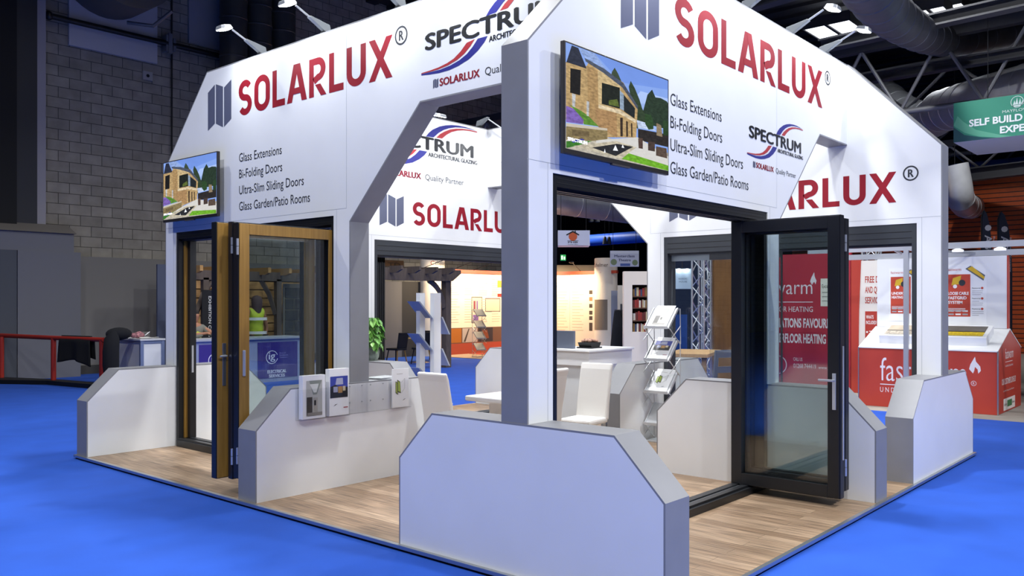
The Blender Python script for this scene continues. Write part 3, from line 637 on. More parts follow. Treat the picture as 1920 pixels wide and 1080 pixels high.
MB().tube([(5.65,20.8,10.55),(5.65,19.4,10.55)], 1.25, 36).build('drum', mat('6a635c', .6), t, smooth=True)
MB().tube([(6.0,20.4,9.2),(6.5,20.0,9.15),(6.9,19.8,9.6)], .05, 8).build('strut', mat('77797e', .5, .4), t, smooth=True)
t = thing('wall_socket', 'small square alarm plate on the blockwork', 'alarm', (6.75,20.85,7.9))
MB().box((6.62,20.84,7.9),(6.88,20.9,8.14)).build('plate', mat('a7a6aa', .6), t); MB().blob((6.75,20.84,8.02), (.045,.03,.045)).build('sounder', DEEP, t)
tag(MB().tube([(7.42,20.85,3.0),(7.42,20.85,12)], .025, 8).build('conduit', mat('1a1b1e', .6)), 'thin black conduit running down the blockwork', 'conduit')
for x, l in ((8.86,'leftmost'),(9.66,'middle'),(10.46,'rightmost')):
    duct([(x,20.1,5),(x,20.1,12.05)], .38, l+' of three dark upright ducts behind the left wall top', .55, mat('5a5853', .5, .5))
t = thing('barrier', 'red tubular barrier rail in front of the grey wall', 'barrier', (3.45,18.3,G0))
MB().tube([(3.85,16.65,.99),(3.45,18.3,1.0),(2.9,20.2,1.03)], .05, 12).build('rail', mat('a3291c', .45), t, smooth=True)
for p in ((3.45,18.3),(3.84,16.72),(2.92,19.9)): MB().tube([(p[0],p[1],G0),(p[0],p[1],1.0)], .055, 12).build('post', mat('a3291c', .45), t, smooth=True)
t = thing('floor_strip', 'low black trunking along the edge of the blue carpet by the red barrier', 'floor strip', (3.4,18.2,G0))
m = MB(); m.prism([(3.75,15.4),(4.05,15.4),(3.62,18.3),(3.05,19.95),(2.3,19.95),(3.3,18.3)], 'z', G0, .05); m.build('cover', DEEP, t)
def cloth(pts_top, drop, lab, name, cat_, mt, seed=1, n=16, k=14, thick=.012):
    """a cloth hung over a rail: front and back fall with folds"""
    rnd = random.Random(seed); a, c = Vector(pts_top[0]), Vector(pts_top[1]); d = (c-a); nn = Vector((d.y,-d.x,0)).normalized()
    ph = [rnd.random()*6 for _ in range(3)]; m = MB(); vs = []; rows = 2*k
    for i in range(n+1):
        s_ = i/n
        for j in range(rows+1):
            q = (j-k)/k; D = drop[0] if q > 0 else drop[1]
            y = abs(q); off = .06*min(1, y*6)*(1 if q > 0 else -1)
            w_ = (.035*sin(9*s_+ph[0])+.02*sin(17*s_+ph[1]))*y
            hem = D*(1+.10*sin(5*s_+ph[2])+.12*s_)
            vs.append(a+d*(s_+.05*(s_-.5)*y)+nn*(off+w_)+Vector((0,0,.055-.0*y-y*hem if y > .05 else .062)))
    r_ = rows+1
    m.add(vs, [(i*r_+j, i*r_+j+1, (i+1)*r_+j+1, (i+1)*r_+j) for i in range(n) for j in range(rows)])
    o = m.build(name, mt, smooth=True, loc=tuple((a+c)/2)); md = o.modifiers.new('thick', 'SOLIDIFY'); md.thickness = thick; md.offset = 0
    return tag(o, lab, cat_)
cloth(((3.52,18.02,1.0),(3.76,17.03,.995)), (.55,.42), 'black jacket hung over the red barrier rail', 'jacket', 'jacket', mat('0c0c0e', .95), 3)
# counter with the black coat chair
def fcounter(name, lab, c, half, rot, h, panels, base=G0):
    """framed exhibition counter: alu posts, white panels, top"""
    t = thing(name, lab, 'counter', (c[0], c[1], base), rot=rot)
    OFF[t.name] = (0,0,0)
    hx_, hy = half; fr = MB(); p = .035
    for sx in (-1,1):
        for sy in (-1,1): fr.box((sx*hx_-p,sy*hy-p,0),(sx*hx_+p,sy*hy+p,h-.04))
    for zz in (0,h-.1):
        for sy in (-1,1): fr.box((-hx_,sy*hy-p*.8,zz),(hx_,sy*hy+p*.8,zz+.06))
        for sx in (-1,1): fr.box((sx*hx_-p*.8,-hy,zz),(sx*hx_+p*.8,hy,zz+.06))
    fr.build('frame', mat('7f8db0', .4, .3), t)
    pn = MB(); pn.box((-hx_+.01,-hy-.01,.02),(hx_-.01,-hy+.01,h-.06)); pn.box((-hx_+.01,hy-.01,.02),(hx_-.01,hy+.01,h-.06)); pn.box((-hx_-.01,-hy+.01,.02),(-hx_+.01,hy-.01,h-.06)); pn.box((hx_-.01,-hy+.01,.02),(hx_+.01,hy-.01,h-.06)); pn.build('panel', panels, t)
    tp = MB(); tp.box((-hx_-.05,-hy-.05,h-.04),(hx_+.05,hy+.05,h)); tp.build('worktop', mat('c9cbd0', .4), t, bevel=.004)
    return t
fcounter('counter', 'white framed counter with cluttered top left of the stand', (4.66,16.77), (.23,.62), 0, 1.045, WHITE)
tag(MB().blob((0,0,0), (.16,.1,.075), f=lambda p: Vector((p.x, p.y, max(p.z, -.07)*(1+.25*sin(p.x*30))))).build('pouch', noisy('floral_cloth', 'c98a92', '4a2f36', 22, .8), smooth=True), 'pink patterned pouch lying on the white counter', 'pouch').location = (4.55,16.6,1.07)
tag(MB().box((-.11,-.07,0),(.11,.07,.13)).build('box', mat('5d5a5a', .7), bevel=.02), 'small grey box on the white counter', 'box').location = (4.85,16.95,1.0)
o = tag(MB().tube([(-.09,0,.005),(0,.02,.05),(.1,.0,.13)], .009, 6).build('spoon', SILVER, smooth=True), 'silver spoon leaning on the pink pouch', 'spoon'); o.location = (4.73,16.62,1.01)
m = MB(); rnd = random.Random(4)
m.add([(.22*cos(a)*q, .1*sin(a)*q, .012+.02*rnd.random()) for q in (.5,1) for a in [2*pi*i/12 for i in range(12)]], [list(range(12))]+[(i,(i+1)%12,12+(i+1)%12,12+i) for i in range(12)])
o = tag(m.build('napkin', mat('e8e6e2', .8), recalc=True), 'crumpled white paper on the white counter', 'paper'); o.location = (4.72,16.42,1.0)
o.modifiers.new('thick', 'SOLIDIFY').thickness = .004
m = MB()
m.tube([(3.86,16.3,G0),(3.85,16.3,.45),(3.85,16.3,.75),(3.88,16.32,1.0),(3.94,16.36,1.16)], [.12,.16,.16,.15,.08], 16)
m.blob((4.06,16.4,1.12), (.28,.14,.14))
tag(m.build('coat', mat('0b0d14', .95), smooth=True, loc=(3.86,16.3,G0)), 'black coat draped over a stool beside the white counter', 'coat')
tag(MB().box((6.42,19.6,G0),(7.6,19.66,2.8)).build('partition_panel', mat('5b6480', .6)), 'tall dark blue grey partition behind the white counter', 'panel')

# ------------------------------------------------------------------ electrical services counter, people, shed
PURP = mat('3a2c86', .5)
t = thing('counter', 'counter with purple electrical services panels seen through the timber door', 'counter', (6.3,15.3,G0))
m = MB(); m.box((4.95,15.0,G0),(7.66,15.65,.95)); m.build('carcass', mat('9aa3c4', .5), t)
MB().box((4.9,14.94,.95),(7.72,15.72,1.0)).build('worktop', mat('a9adb8', .4), t, bevel=.004)
for i, x0 in enumerate((5.13, 6.53)):
    p = MB(); p.box((x0,14.985,.05),(x0+1.04,15.005,.88)); pn = p.build('purple_panel', PURP, t)
    q = MB(); mp = mpy(14.985); cx = x0+.36; ring(q, cx, .53, .155, .016, mp, 0, .002, a0=.35, a1=2*pi-.25)
    heavy(q, 'ig', cx-.085, .48, .17, .17, mp, 0, .02)
    text(q, 'Event &', cx+.2, .60, .16, .035, mp, 1); text(q, 'Exhibition', cx+.2, .55, .22, .035, mp, 1); text(q, 'Solutions', cx+.2, .50, .2, .035, mp, 1)
    heavy(q, 'ELECTRICAL', cx-.12, .16, .50, .07, mp, 0, .06); heavy(q, 'SERVICES', cx-.08, .06, .42, .07, mp, 0, .06)
    q.build('panel_lettering', [mat('f2f2fb', .5), mat('a8a2d6', .5)], pn, recalc=False)
def skin(name, pts, edges, mt, parent=None, root=0, sub=2):
    me = bpy.data.meshes.new(name); off = Vector(OFF.get(parent.name, (0,0,0))) if parent else Vector(pts[root][0])
    me.from_pydata([Vector(p[0])-off for p in pts], edges, []); me.materials.append(mt)
    o = bpy.data.objects.new(name, me); col.objects.link(o)
    if parent: o.parent = parent
    else: o.location = off
    OFF[o.name] = tuple(off)
    s_ = o.modifiers.new('skin', 'SKIN'); s_.use_smooth_shade = True
    for i, p in enumerate(pts):
        r = p[1]; me.skin_vertices[0].data[i].radius = (r, r) if not isinstance(r, tuple) else r
        me.skin_vertices[0].data[i].use_root = (i == root)
    o.modifiers.new('sub', 'SUBSURF').levels = sub; o.modifiers['sub'].render_levels = sub
    return o
SKIN_T = mat('a8755a', .6)
def body(px, py, head, chest, pelvis, hands, knees, feet, lab, yaw, skin_m, parts):
    """continuous figure; coordinates relative to (px, py)"""
    P = lambda q: Vector((px, py, 0))+Matrix.Rotation(yaw, 3, 'Z') @ Vector(q)
    pe, ch, he = Vector(pelvis), Vector(chest), Vector(head)
    nk = ch*.35+he*.65-Vector((0,0,.02)); sh = ch+Vector((0,0,.14))
    pts = [(P(pe), .15), (P((pe+ch)/2), .135), (P(ch), .155), (P(sh), .12), (P(nk), .055), (P(he-Vector((0,-.01,.06))), .075), (P(he), .095), (P(he+Vector((0,0,.07))), .075)]
    ed = [(i, i+1) for i in range(7)]
    for sg, hd in zip((-1,1), hands):
        s0 = sh+Vector((sg*.19,0,-.02)); hd = Vector(hd); el = (s0+hd)/2+Vector((sg*.10,-.05,-.10)); n = len(pts)
        wr = el+(hd-el)*.85
        pts += [(P(s0), .065), (P(el), .045), (P(wr), .03), (P(hd), .038)]; ed += [(3,n),(n,n+1),(n+1,n+2),(n+2,n+3)]
        for f_ in range(4):
            o_ = Vector((sg*(-.025+.017*f_)*-1, -.07-.01*(1.5-abs(f_-1.5)), -.02)); pts.append((P(hd+o_*.6), .011)); pts.append((P(hd+o_+Vector((0,0,-.012))), .009)); ed += [(n+3, len(pts)-2), (len(pts)-2, len(pts)-1)]
        pts.append((P(hd+Vector((-sg*.045,-.03,.01))), .012)); ed.append((n+3, len(pts)-1))
    for sg, kn, ft in zip((-1,1), knees, feet):
        n = len(pts); pts += [(P(pe+Vector((sg*.09,0,-.06))), .095), (P(kn), .062), (P(ft), .042), (P(Vector(ft)+Vector((0,-.16,-.05))), .035)]; ed += [(0,n),(n,n+1),(n+1,n+2),(n+2,n+3)]
    t = skin('person', pts, ed, skin_m); tag(t, lab, 'person')
    return t, P
t, P = body(5.53, 15.98, (.02,-.03,1.50), (0,.0,1.12), (-.02,.12,.62), ((.10,-.36,1.11),(.30,-.36,1.12)), ((-.12,-.25,.58),(.12,-.25,.58)), ((-.12,-.25,.08),(.12,-.25,.08)), 'person in grey top and hi-vis vest looking at a phone behind the purple counter', R(8), SKIN_T, None)
skin('top', [(P((-.02,.12,.62)),.17),(P((0,.06,.9)),.165),(P((0,0,1.12)),.185),(P((0,0,1.25)),.13),(P((-.2,0,1.23)),.085),(P((-.16,-.22,1.02)),.062),(P((.02,-.31,1.08)),.045),(P((.2,0,1.23)),.085),(P((.36,-.22,1.03)),.062),(P((.31,-.31,1.09)),.045)],
     [(0,1),(1,2),(2,3),(3,4),(4,5),(5,6),(3,7),(7,8),(8,9)], mat('77776f', .9), t)
skin('hi_vis_vest', [(P((-.02,.11,.66)),.18),(P((0,.05,.9)),.176),(P((0,0,1.12)),.197),(P((0,0,1.22)),.15)], [(0,1),(1,2),(2,3)], mat('c9d84a', .7), t)
MB().blob(P((.02,.005,1.555)), (.098,.108,.085), f=lambda p: p if p.z > -.03 else Vector((p.x*.9, abs(p.y)*.9, -.03+p.z*.4))).build('hair', mat('1b1512', .8), t, smooth=True)
tag(MB().obox(P((.2,-.43,1.17)), (.037,.006,.075), Matrix.Rotation(R(-25), 3, 'X')).build('phone', BLACK, bevel=.004), 'black phone held by the seated person', 'phone')
t, P = body(7.36, 16.45, (0,0,1.82), (0,0,1.46), (0,.02,1.0), ((-.30,-.05,.95),(.30,-.05,.95)), ((-.1,0,.52),(.1,0,.52)), ((-.1,.03,.08),(.1,.03,.08)), 'person with long brown hair seen from behind wearing a yellow hi-vis vest', R(180), SKIN_T, None)
skin('hi_vis_vest', [(P((0,.02,.88)),.19),(P((0,0,1.2)),.18),(P((0,0,1.45)),.195),(P((0,0,1.6)),.14),(P((-.18,0,1.58)),.09),(P((.18,0,1.58)),.09)], [(0,1),(1,2),(2,3),(3,4),(3,5)], mat('b9cc3a', .6), t)
m = MB()
for zz in (1.02,1.36): m.tube([(P((0,0,zz))),(P((0,0,zz+.07)))], .268 if zz > 1.2 else .262, 24, cap=False)
m.build('reflective_band', mat('e6e8ea', .3), t, smooth=True)
skin('trousers', [(P((0,.02,1.0)),.17),(P((-.1,0,.9)),.105),(P((-.1,0,.5)),.078),(P((-.1,.02,.1)),.06),(P((.1,0,.9)),.105),(P((.1,0,.5)),.078),(P((.1,.02,.1)),.06)], [(0,1),(1,2),(2,3),(0,4),(4,5),(5,6)], mat('20222a', .9), t)
MB().lathe([(.02,-.75),(.05,-.6),(.09,-.35),(.13,-.12),(.135,.02),(.10,.1),(.03,.135)], P((0,.05,1.84)), 16).build('hair', mat('4b3a3c', .7), t, smooth=True)
# timber shed front with lapped boards, and lean-to
TIM = noisy('pale_boards', 'b58a52', 'c89c62', 3, .7, 5, (1, 1, 8)); TIMD = noisy('weathered_timber', '5b5048', '6b5e54', 4, .8, 5, (4, 4, 1))
t = thing('garden_shed', 'timber display shed with lapped boards behind the purple counter', 'shed', (6.6,18,G0))
for i in range(11): m = MB(); m.prism([(18.0,.1+.225*i),(18.035,.1+.225*i),(18.02,.1+.225*i+.25),(18.0,.1+.225*i+.25)], 'u', 6.25, 9.9); m.build('lapped_board', TIM, t)
for x in (6.3, 8.3): MB().box((x,17.0,G0),(x+.14,17.14,2.4)).build('post', TIMD, t)
MB().box((5.95,17.0,2.35),(9.9,17.12,2.58)).build('front_beam', TIMD, t)
for i in range(7): x = 6.0+i*.6; m = MB(); m.prism([(16.6,2.55),(16.75,2.5),(18.1,2.5),(18.1,2.68),(16.6,2.68)], 'u', x, x+.08); m.build('rafter', TIM, t)
for x0, x1 in ((6.14,6.62),(8.3,7.85)): MB().tube([(x0,17.07,1.5),(x0+(x1-x0)*.4,17.07,2.0),(x1,17.07,2.42)], .07, 4).build('brace', TIMD, t)
t = thing('sample_board', 'display board of dark stone samples beside the yellow vest', 'display board', (9.3,17.4,G0))
m = MB(); m.box((8.75,17.4,.3),(9.65,17.44,2.3)); m.build('backing', mat('8f8878', .8), t)
rnd = random.Random(2)
for r_ in range(5):
    xs = [8.78,9.06,9.34,9.62] if r_ % 2 else [8.78,9.2,9.62]
    for x0, x1 in zip(xs, xs[1:]): MB().box((x0+.015,17.375,.72+.3*r_),(x1-.015,17.4,.99+.3*r_)).build('stone_sample', noisy('stone%d' % rnd.randrange(3), '3c3d42', '55534f', 9, .8), t)
t = thing('banner', 'narrow black roller banner with white lettering beside the seated person', 'banner', (6.75,16.6,G0))
MB().box((6.15,16.78,.0),(6.55,16.8,2.1)).build('fabric', mat('121318', .8), t)
q = MB(); text(q, 'EXHIBITION CONTRACTORS', 0, 0, 1.6, .07, lambda x, y, d: (6.31+y, 16.78-d, 1.95-x), 0, .01); q.build('banner_lettering', mat('d8d8d8', .6), t, recalc=False)
MB().box((6.1,16.7,G0),(6.6,16.88,.05)).build('base', ALU, t)

# ------------------------------------------------------------------ pergola, chairs, chemistry-of-heat stand behind the rear doorway
t = thing('pergola', 'dark timber pergola with curved brace seen through the left arch', 'pergola', (12.5,15.1,G0))
m = MB(); m.box((12.42,15.02,G0),(12.62,15.22,2.7)); m.build('post', TIMD, t)
m = MB(); m.box((9.3,15.0,G0),(9.5,15.2,2.7)); m.build('post', TIMD, t)
m = MB(); m.prism([(8.6,2.4),(12.62,2.4),(12.95,2.62),(12.95,2.72),(8.6,2.72)], 'v', 14.96, 15.04); m.build('beam', TIMD, t)
m = MB(); m.prism([(8.6,2.4),(12.62,2.4),(12.95,2.62),(12.95,2.72),(8.6,2.72)], 'v', 15.20, 15.28); m.build('beam', TIMD, t)
for i in range(6): m = MB(); m.prism([(14.5,2.66),(14.7,2.58),(16.8,2.58),(17.0,2.66),(17.0,2.76),(14.5,2.76)], 'u', 9.1+i*.62, 9.17+i*.62); m.build('rafter', TIMD, t)
m = MB(); m.tube(bend((12.45,15.12,1.65),(12.35,15.12,2.2),(11.85,15.12,2.42)), .085, 4); m.build('brace', TIMD, t)
tag(MB().box((14.5,20.8,2.95),(15.8,20.88,3.28)).build('timber_sign', noisy('brown_sign', '4a3018', '57391e', 5, .7)), 'brown sign board with faint letters on the blockwork above the pergola', 'sign')
q = MB(); text(q, 'LTD', 14.9, 3.03, .75, .17, mpy(20.8), 0, .02); q.build('sign_lettering', mat('2b1a0c', .7), bpy.data.objects['timber_sign'], recalc=False)
for x0, x1, c, l in ((12.2,14.7,'6b6866','light grey partition behind the pergola'),(14.7,16.2,'3a3734','dark brown partition behind the pergola post')):
    tag(MB().box((x0,19.6,G0),(x1,19.7,2.5)).build('partition_panel', mat(c, .7)), l, 'panel')
def bar_chair(x, y, rz, lab):
    t = thing('dining_chair', lab, 'chair', (x, y, G0), group='black chairs under the pergola'); OFF[t.name] = (0,0,0); t.rotation_euler = (0,0,rz)
    m = MB(); m.box((-.22,-.22,.44),(.22,.22,.5)); m.build('seat', mat('14151a', .8), t, bevel=.02)
    m = MB(); m.prism([(.18,.5),(.22,.5),(.30,.95),(.25,.96)], 'u', -.21, .21); m.build('backrest', mat('14151a', .8), t, bevel=.012)
    for sx in (-1,1):
        for sy in (-1,1): MB().tube([(sx*.16,sy*.16,.45),(sx*.23,sy*.22,0)], .018, 8).build('leg', OAK if sy > 0 else mat('2a2420', .6), t, smooth=True)
bar_chair(12.2,16.9,R(190),'black dining chair behind the leaves of the potted plant'); bar_chair(12.9,16.6,R(165),'black dining chair with wooden legs under the pergola'); bar_chair(14.2,17.6,R(100),'black dining chair right of the others near the white post rack')
tag(MB().lathe([(.28,0),(.05,.04),(.04,.7),(.4,.72),(.4,.75)], (13.4,17.2,G0), 20).build('cafe_table', mat('c9a46a', .5), smooth=True), 'round wooden cafe table among the black chairs', 'table')
PAPER = mat('f3e2c8', .7); PINK = mat('e6c9ae', .7)
def lines(mb, x0, y0, w, n, dy, mp, mi=0, h=.018, seed=0, d=.002):
    rnd = random.Random(seed)
    for i in range(n): rect(mb, x0, y0-i*dy, x0+w*(.55+.45*rnd.random()), y0-i*dy+h, mp, mi, d)
def heat_board(lab, ctr, mp, xs, top, pic):
    t = thing('display_wall', lab, 'display wall', ctr, group='cream information walls'); OFF[t.name] = (0,0,0); t.location = (0,0,0)
    return t
t = thing('display_wall', 'warm lit cream information wall facing the left arch', 'display wall', (18.5,19,G0)); mp = mpy(19.0)
MB().box((16.2,19.0,.9),(20.8,19.1,2.88)).build('text_panel', PAPER, t); MB().box((16.2,19.0,.35),(20.8,19.1,.9)).build('photo_panel', mat('6a4a3a', .6), t); MB().box((16.2,19.0,G0),(20.8,19.1,.35)).build('red_plinth', mat('a8452f', .6), t)
MB().box((16.2,18.96,2.83),(20.8,19.02,2.95)).build('red_rail', mat('b5432c', .5), t)
q = MB()
for i, x in enumerate((16.35,17.05,17.75,18.45,19.3)): text(q, 'Heat pumps', x, 2.62, .45, .05, mp, 1); lines(q, x, 2.48, .5, 7, .07, mp, 0, .016, i); lines(q, x, 1.9, .5, 10, .09, mp, 0, .016, i+9)
rect(q, 17.4, 1.05, 17.95, 2.0, mp, 2); rect(q, 17.43, 1.08, 17.92, 1.97, mp, 3, .003); rect(q, 17.5, 1.45, 17.6, 1.85, mp, 4, .004); rect(q, 17.65, 1.45, 17.72, 1.85, mp, 5, .004); rect(q, 17.48, 1.15, 17.75, 1.35, mp, 5, .004)
rect(q, 18.1, 1.45, 18.9, 1.95, mp, 2); rect(q, 18.13, 1.48, 18.87, 1.92, mp, 3, .003); rect(q, 18.75, 2.35, 19.1, 2.6, mp, 6, .003); rect(q, 18.75, 2.0, 19.1, 2.12, mp, 7, .003)
q.build('printed_text', [mat('b9a58c', .7), mat('c4764e', .7), mat('4c4a52', .6), PINK, mat('8a3a4a', .6), mat('7a5a9a', .6), mat('e0a030', .6), mat('a82f24', .6)], t, recalc=False)
q = MB(); rect(q, 16.25, .38, 16.9, .88, mp, 0); rect(q, 16.95, .38, 17.7, .88, mp, 1); rect(q, 17.75, .38, 18.5, .88, mp, 2); poly(q, [(17.0,.4),(17.25,.86),(17.3,.86),(17.1,.4)], mp, 3, .003); poly(q, [(17.9,.45),(18.3,.5),(18.2,.8),(17.95,.8)], mp, 4, .003); q.build('photo_strip', [mat('b0661e', .6), mat('b7aba0', .6), mat('2a2530', .6), mat('4a4038', .6), mat('7a3a1e', .6)], t, recalc=False)
def advert_column(x, y, lab, face_x):
    t = thing('advert_column', lab, 'column', (x, y, G0), group='round printed columns')
    MB().lathe([(.42,0),(.42,3.42),(.40,3.45)], (x,y,G0), 32).build('drum', CREAM, t, smooth=True)
    q = MB(); mp = (lambda s_, z, d: (x+(.42+d)*sin(s_/.42), y-(.42+d)*cos(s_/.42), z)) if not face_x else (lambda s_, z, d: (x-(.42+d)*cos(s_/.42), y-(.42+d)*sin(s_/.42), z))
    text(q, 'chelmer', -.22, 3.08, .56, .14, mp, 0, 0, .004); ring(q, -.3, 3.15, .07, .02, mp, 1, .004, a0=.6, a1=5.2)
    lines(q, -.3, 2.86, .6, 1, .1, mp, 1, .03, 1, .004); lines(q, -.3, 2.55, .6, 9, .1, mp, 2, .016, 3, .004)
    for i in range(16): rect(q, -.32+.64*i/16, .8, -.32+.64*(i+1)/16, 1.9, mp, 3, .004)
    for i in range(5): rect(q, -.26, 1.0+.15*i, .2, 1.03+.15*i, mp, 2, .006)
    q.build('column_lettering', [mat('5a4a40', .6), mat('b5432c', .6), mat('b9a58c', .6), mat('8a7d6c', .6)], t, recalc=False)
advert_column(15.85,19.35,'round printed column behind the pergola post',False)
t = thing('display_wall', 'warm lit cream information wall seen through the black doorway', 'display wall', (20.8,17,G0)); mp = mpx(20.8)
MB().box((20.8,15.95,G0),(20.9,19.0,2.88)).build('text_panel', PAPER, t); MB().box((20.76,15.0,2.84),(20.82,19.0,2.95)).build('red_rail', mat('b5432c', .5), t)
q = MB()
for i, x in enumerate((-18.4,-17.8,-17.1)): text(q, 'Ventilation', x, 2.6, .4, .05, mp, 1); lines(q, x, 2.4, .55, 16, .11, mp, 0, .018, i+20)
for x in (-17.75,-17.15): rect(q, x-.06, .3, x-.055, 2.85, mp, 2)
for i, z in enumerate((2.1,1.85,1.6,1.35,1.15,.75)): rect(q, -16.3, z, -16.15, z+(.14 if i < 5 else .3), mp, 2 if i != 1 else 1, .003)
q.build('printed_text', [mat('c4ae94', .7), mat('c4764e', .7), mat('4c403a', .6)], t, recalc=False)
advert_column(20.95,15.65,'round printed column beside the dark coat rack seen through the black doorway',True)
def warm_spot(x, y, z, tx, ty, lab, p=45):
    t = thing('display_spotlight', lab, 'spotlight', (x, y, z), group='spotlights over the cream walls')
    MB().tube([(tx,ty,2.95),(x,y,z+.02)], .012, 6).build('arm', BLACK, t); MB().blob((x,y,z), (.1,.1,.04)).build('lamp_head', BLACK, t, smooth=True)
    ld = bpy.data.lights.new('warm_beam', 'AREA'); ld.shape = 'DISK'; ld.size = .15; ld.energy = p; ld.color = (1, .78, .5); ld.spread = R(140)
    lo = bpy.data.objects.new('lamp_beam', ld); col.objects.link(lo); lo.parent = t; lo.location = (0,0,-.06); d = Vector((tx,ty,1.6))-Vector((x,y,z)); lo.rotation_euler = d.to_track_quat('-Z', 'Y').to_euler()
for x, l in ((15.5,'spotlight beside the printed column behind the pergola'),(16.9,'spotlight arm left over the cream wall facing the arch'),(17.9,'spotlight arm in the middle over the cream wall facing the arch'),(19.2,'spotlight arm right over the cream wall facing the arch')): warm_spot(x, 18.2, 3.25, x-.4, 19.0, l)
for y, l in ((18.0,'spotlight over the cream wall seen through the black doorway'),(16.5,'spotlight near the right printed column')): warm_spot(20.0, y, 3.25, 20.8, y+.2, l, 60)
t = thing('floor_mat', 'tan and red carpet tile area of the cream information walls', 'carpet', (18,17.5,G0))
m = MB(); m.box((15.6,16.6,G0),(20.8,19,-.03)); m.build('tan_carpet', mat('a58b74', .9), t); m = MB(); m.box((17.2,17.6,-.03),(20.8,18.9,-.022)); m.build('red_carpet', mat('9c2f22', .9), t)
# folding zigzag literature stands
def zig(x, y, z, rot, lab, n, w, step, dep, m, parts_brochure, group='zigzag literature stands'):
    """trays stepping up on crossed scissor rods; front looks along local -Y"""
    t = thing('literature_stand', lab, 'literature stand', (x,y,z), group=group); OFF[t.name] = (0,0,0); t.rotation_euler = (0,0,rot)
    MB().box((-w/2,-dep*.55,0),(w/2,dep*.55,.02)).build('base_plate', m, t, bevel=.003)
    for i in range(n):
        zz = .22+i*step; hh = step*.62
        k = MB(); c0, c1 = (-dep*.5, zz), (dep*.28, zz+hh)
        k.prism([c0, (c0[0]-.012, c0[1]+.006), (c1[0]-.012, c1[1]+.006), c1], 'u', -w/2, w/2); k.prism([(c0[0]-.045, c0[1]+.0), (c0[0]-.045, c0[1]+.035), (c0[0]-.035, c0[1]+.035), (c0[0]-.03, c0[1]+.006), (c0[0], c0[1])], 'u', -w/2, w/2)
        for sx in (-1,1): k.prism([c0, (c0[0]-.03, c0[1]+.012), (c1[0]-.03, c1[1]+.012), c1], 'u', sx*w/2-.006, sx*w/2+.006)
        k.build('tray', m, t)
    for sx in (-1,1):
        r_ = MB()
        for i in range(n):
            zz = .02+i*step; zn = zz+step
            r_.tube([(sx*(w/2+.012),-dep*.5,zz+.2),(sx*(w/2+.012),dep*.32,zz)], .007, 6); r_.tube([(sx*(w/2+.02),dep*.32,zz),(sx*(w/2+.02),dep*.28,zz+.2+step*.62)], .006, 6)
            r_.tube([(sx*(w/2+.02),-dep*.55,zz+.05),(sx*(w/2+.02),dep*.3,zz+step*.55)], .006, 6)
        r_.build('scissor_rods', m, t, smooth=True)
    return t
zig(16.3,17.55,-.03,R(-10),'distant zigzag literature stand on the tan carpet before the cream wall',4,.36,.38,.3,mat('b0aca6', .4, .5),None)
# white post rack outside the rear doorway
t = thing('post_rack', 'white upright leaflet rack with two posts and tilted grey shelves', 'literature rack', (6.15,9.0,G0))
m = MB(); m.box((6.03,8.9,G0),(6.15,9.0,1.97)); m.build('post', WHITE, t)
m = MB(); m.box((6.2,8.72,G0),(6.37,8.82,1.97)); m.build('post', WHITE, t)
for z in (.35,.95,1.52):
    m = MB(); m.prism([(5.86,z+.30),(5.9,z+.30),(6.2,z),(6.16,z)], 'v', 8.75, 9.05); m.build('shelf', mat('8d97ac', .5), t)
    m = MB(); m.prism([(6.37,z+.02),(6.40,z+.02),(6.58,z-.3),(6.55,z-.3)], 'v', 8.7, 8.95); m.build('shelf', mat('b9bfca', .5), t)
MB().box((5.85,8.6,G0),(6.55,9.2,-.02)).build('base', WHITE, t)
def bush(lab, c, r, h, cols, n, leaf_s, pot, potc, seed, name='potted_plant', upright=False):
    t = thing(name, lab, 'plant', c); rnd = random.Random(seed)
    pr, ph = pot
    MB().lathe([(pr*.75,0),(pr*.98,ph*.25),(pr*1.05,ph*.6),(pr*.92,ph),(pr*.84,ph),(pr*.86,ph*.85)], c, 24).build('pot', potc, t, smooth=True)
    MB().lathe([(pr*.86,0),(.01,.01)], (c[0],c[1],c[2]+ph*.85), 16).build('soil', mat('3a2e24', .9), t)
    for mi, cc in enumerate(cols):
        m = MB()
        for i in range(n//len(cols)):
            a = rnd.random()*2*pi; q = rnd.random(); zz = ph*1.0+h*q
            rr = r*(.35+.65*rnd.random())*(1-.35*q if not upright else 1)
            p = Vector((c[0]+rr*cos(a), c[1]+rr*sin(a), c[2]+zz)); s_ = leaf_s*(.7+.6*rnd.random())
            M = Matrix.Rotation(a, 3, 'Z') @ Matrix.Rotation(R(20+50*rnd.random()), 3, 'Y') @ Matrix.Rotation(rnd.uniform(-.6,.6), 3, 'X')
            L = [(0,0,0),(.3,.42,.06),(.75,.36,.02),(1.25,0,-.12),(.75,-.36,.02),(.3,-.42,.06),(.6,0,-.06)]
            m.add([p+M @ (Vector(x)*s_) for x in L], [(0,6,1),(1,6,2),(2,6,3),(3,6,4),(4,6,5),(5,6,0)])
        m.build('foliage', mat(cc, .45), t, recalc=False)
    m = MB()
    for i in range(7):
        a = rnd.random()*6.3; m.tube([(c[0],c[1],c[2]+ph*.8),(c[0]+.4*r*cos(a),c[1]+.4*r*sin(a),c[2]+ph+h*.5),(c[0]+.6*r*cos(a),c[1]+.6*r*sin(a),c[2]+ph+h*.95)], .004, 5)
    m.build('stem', mat('5d7a34', .6), t)
bush('small yellow green shrub on the blue carpet behind the back partition', (9.35,9.15,G0), .24, .42, ('5d7a2e','8fa534','2f4a22'), 240, .075, (.17,.22), mat('3c3b38', .7), 5)

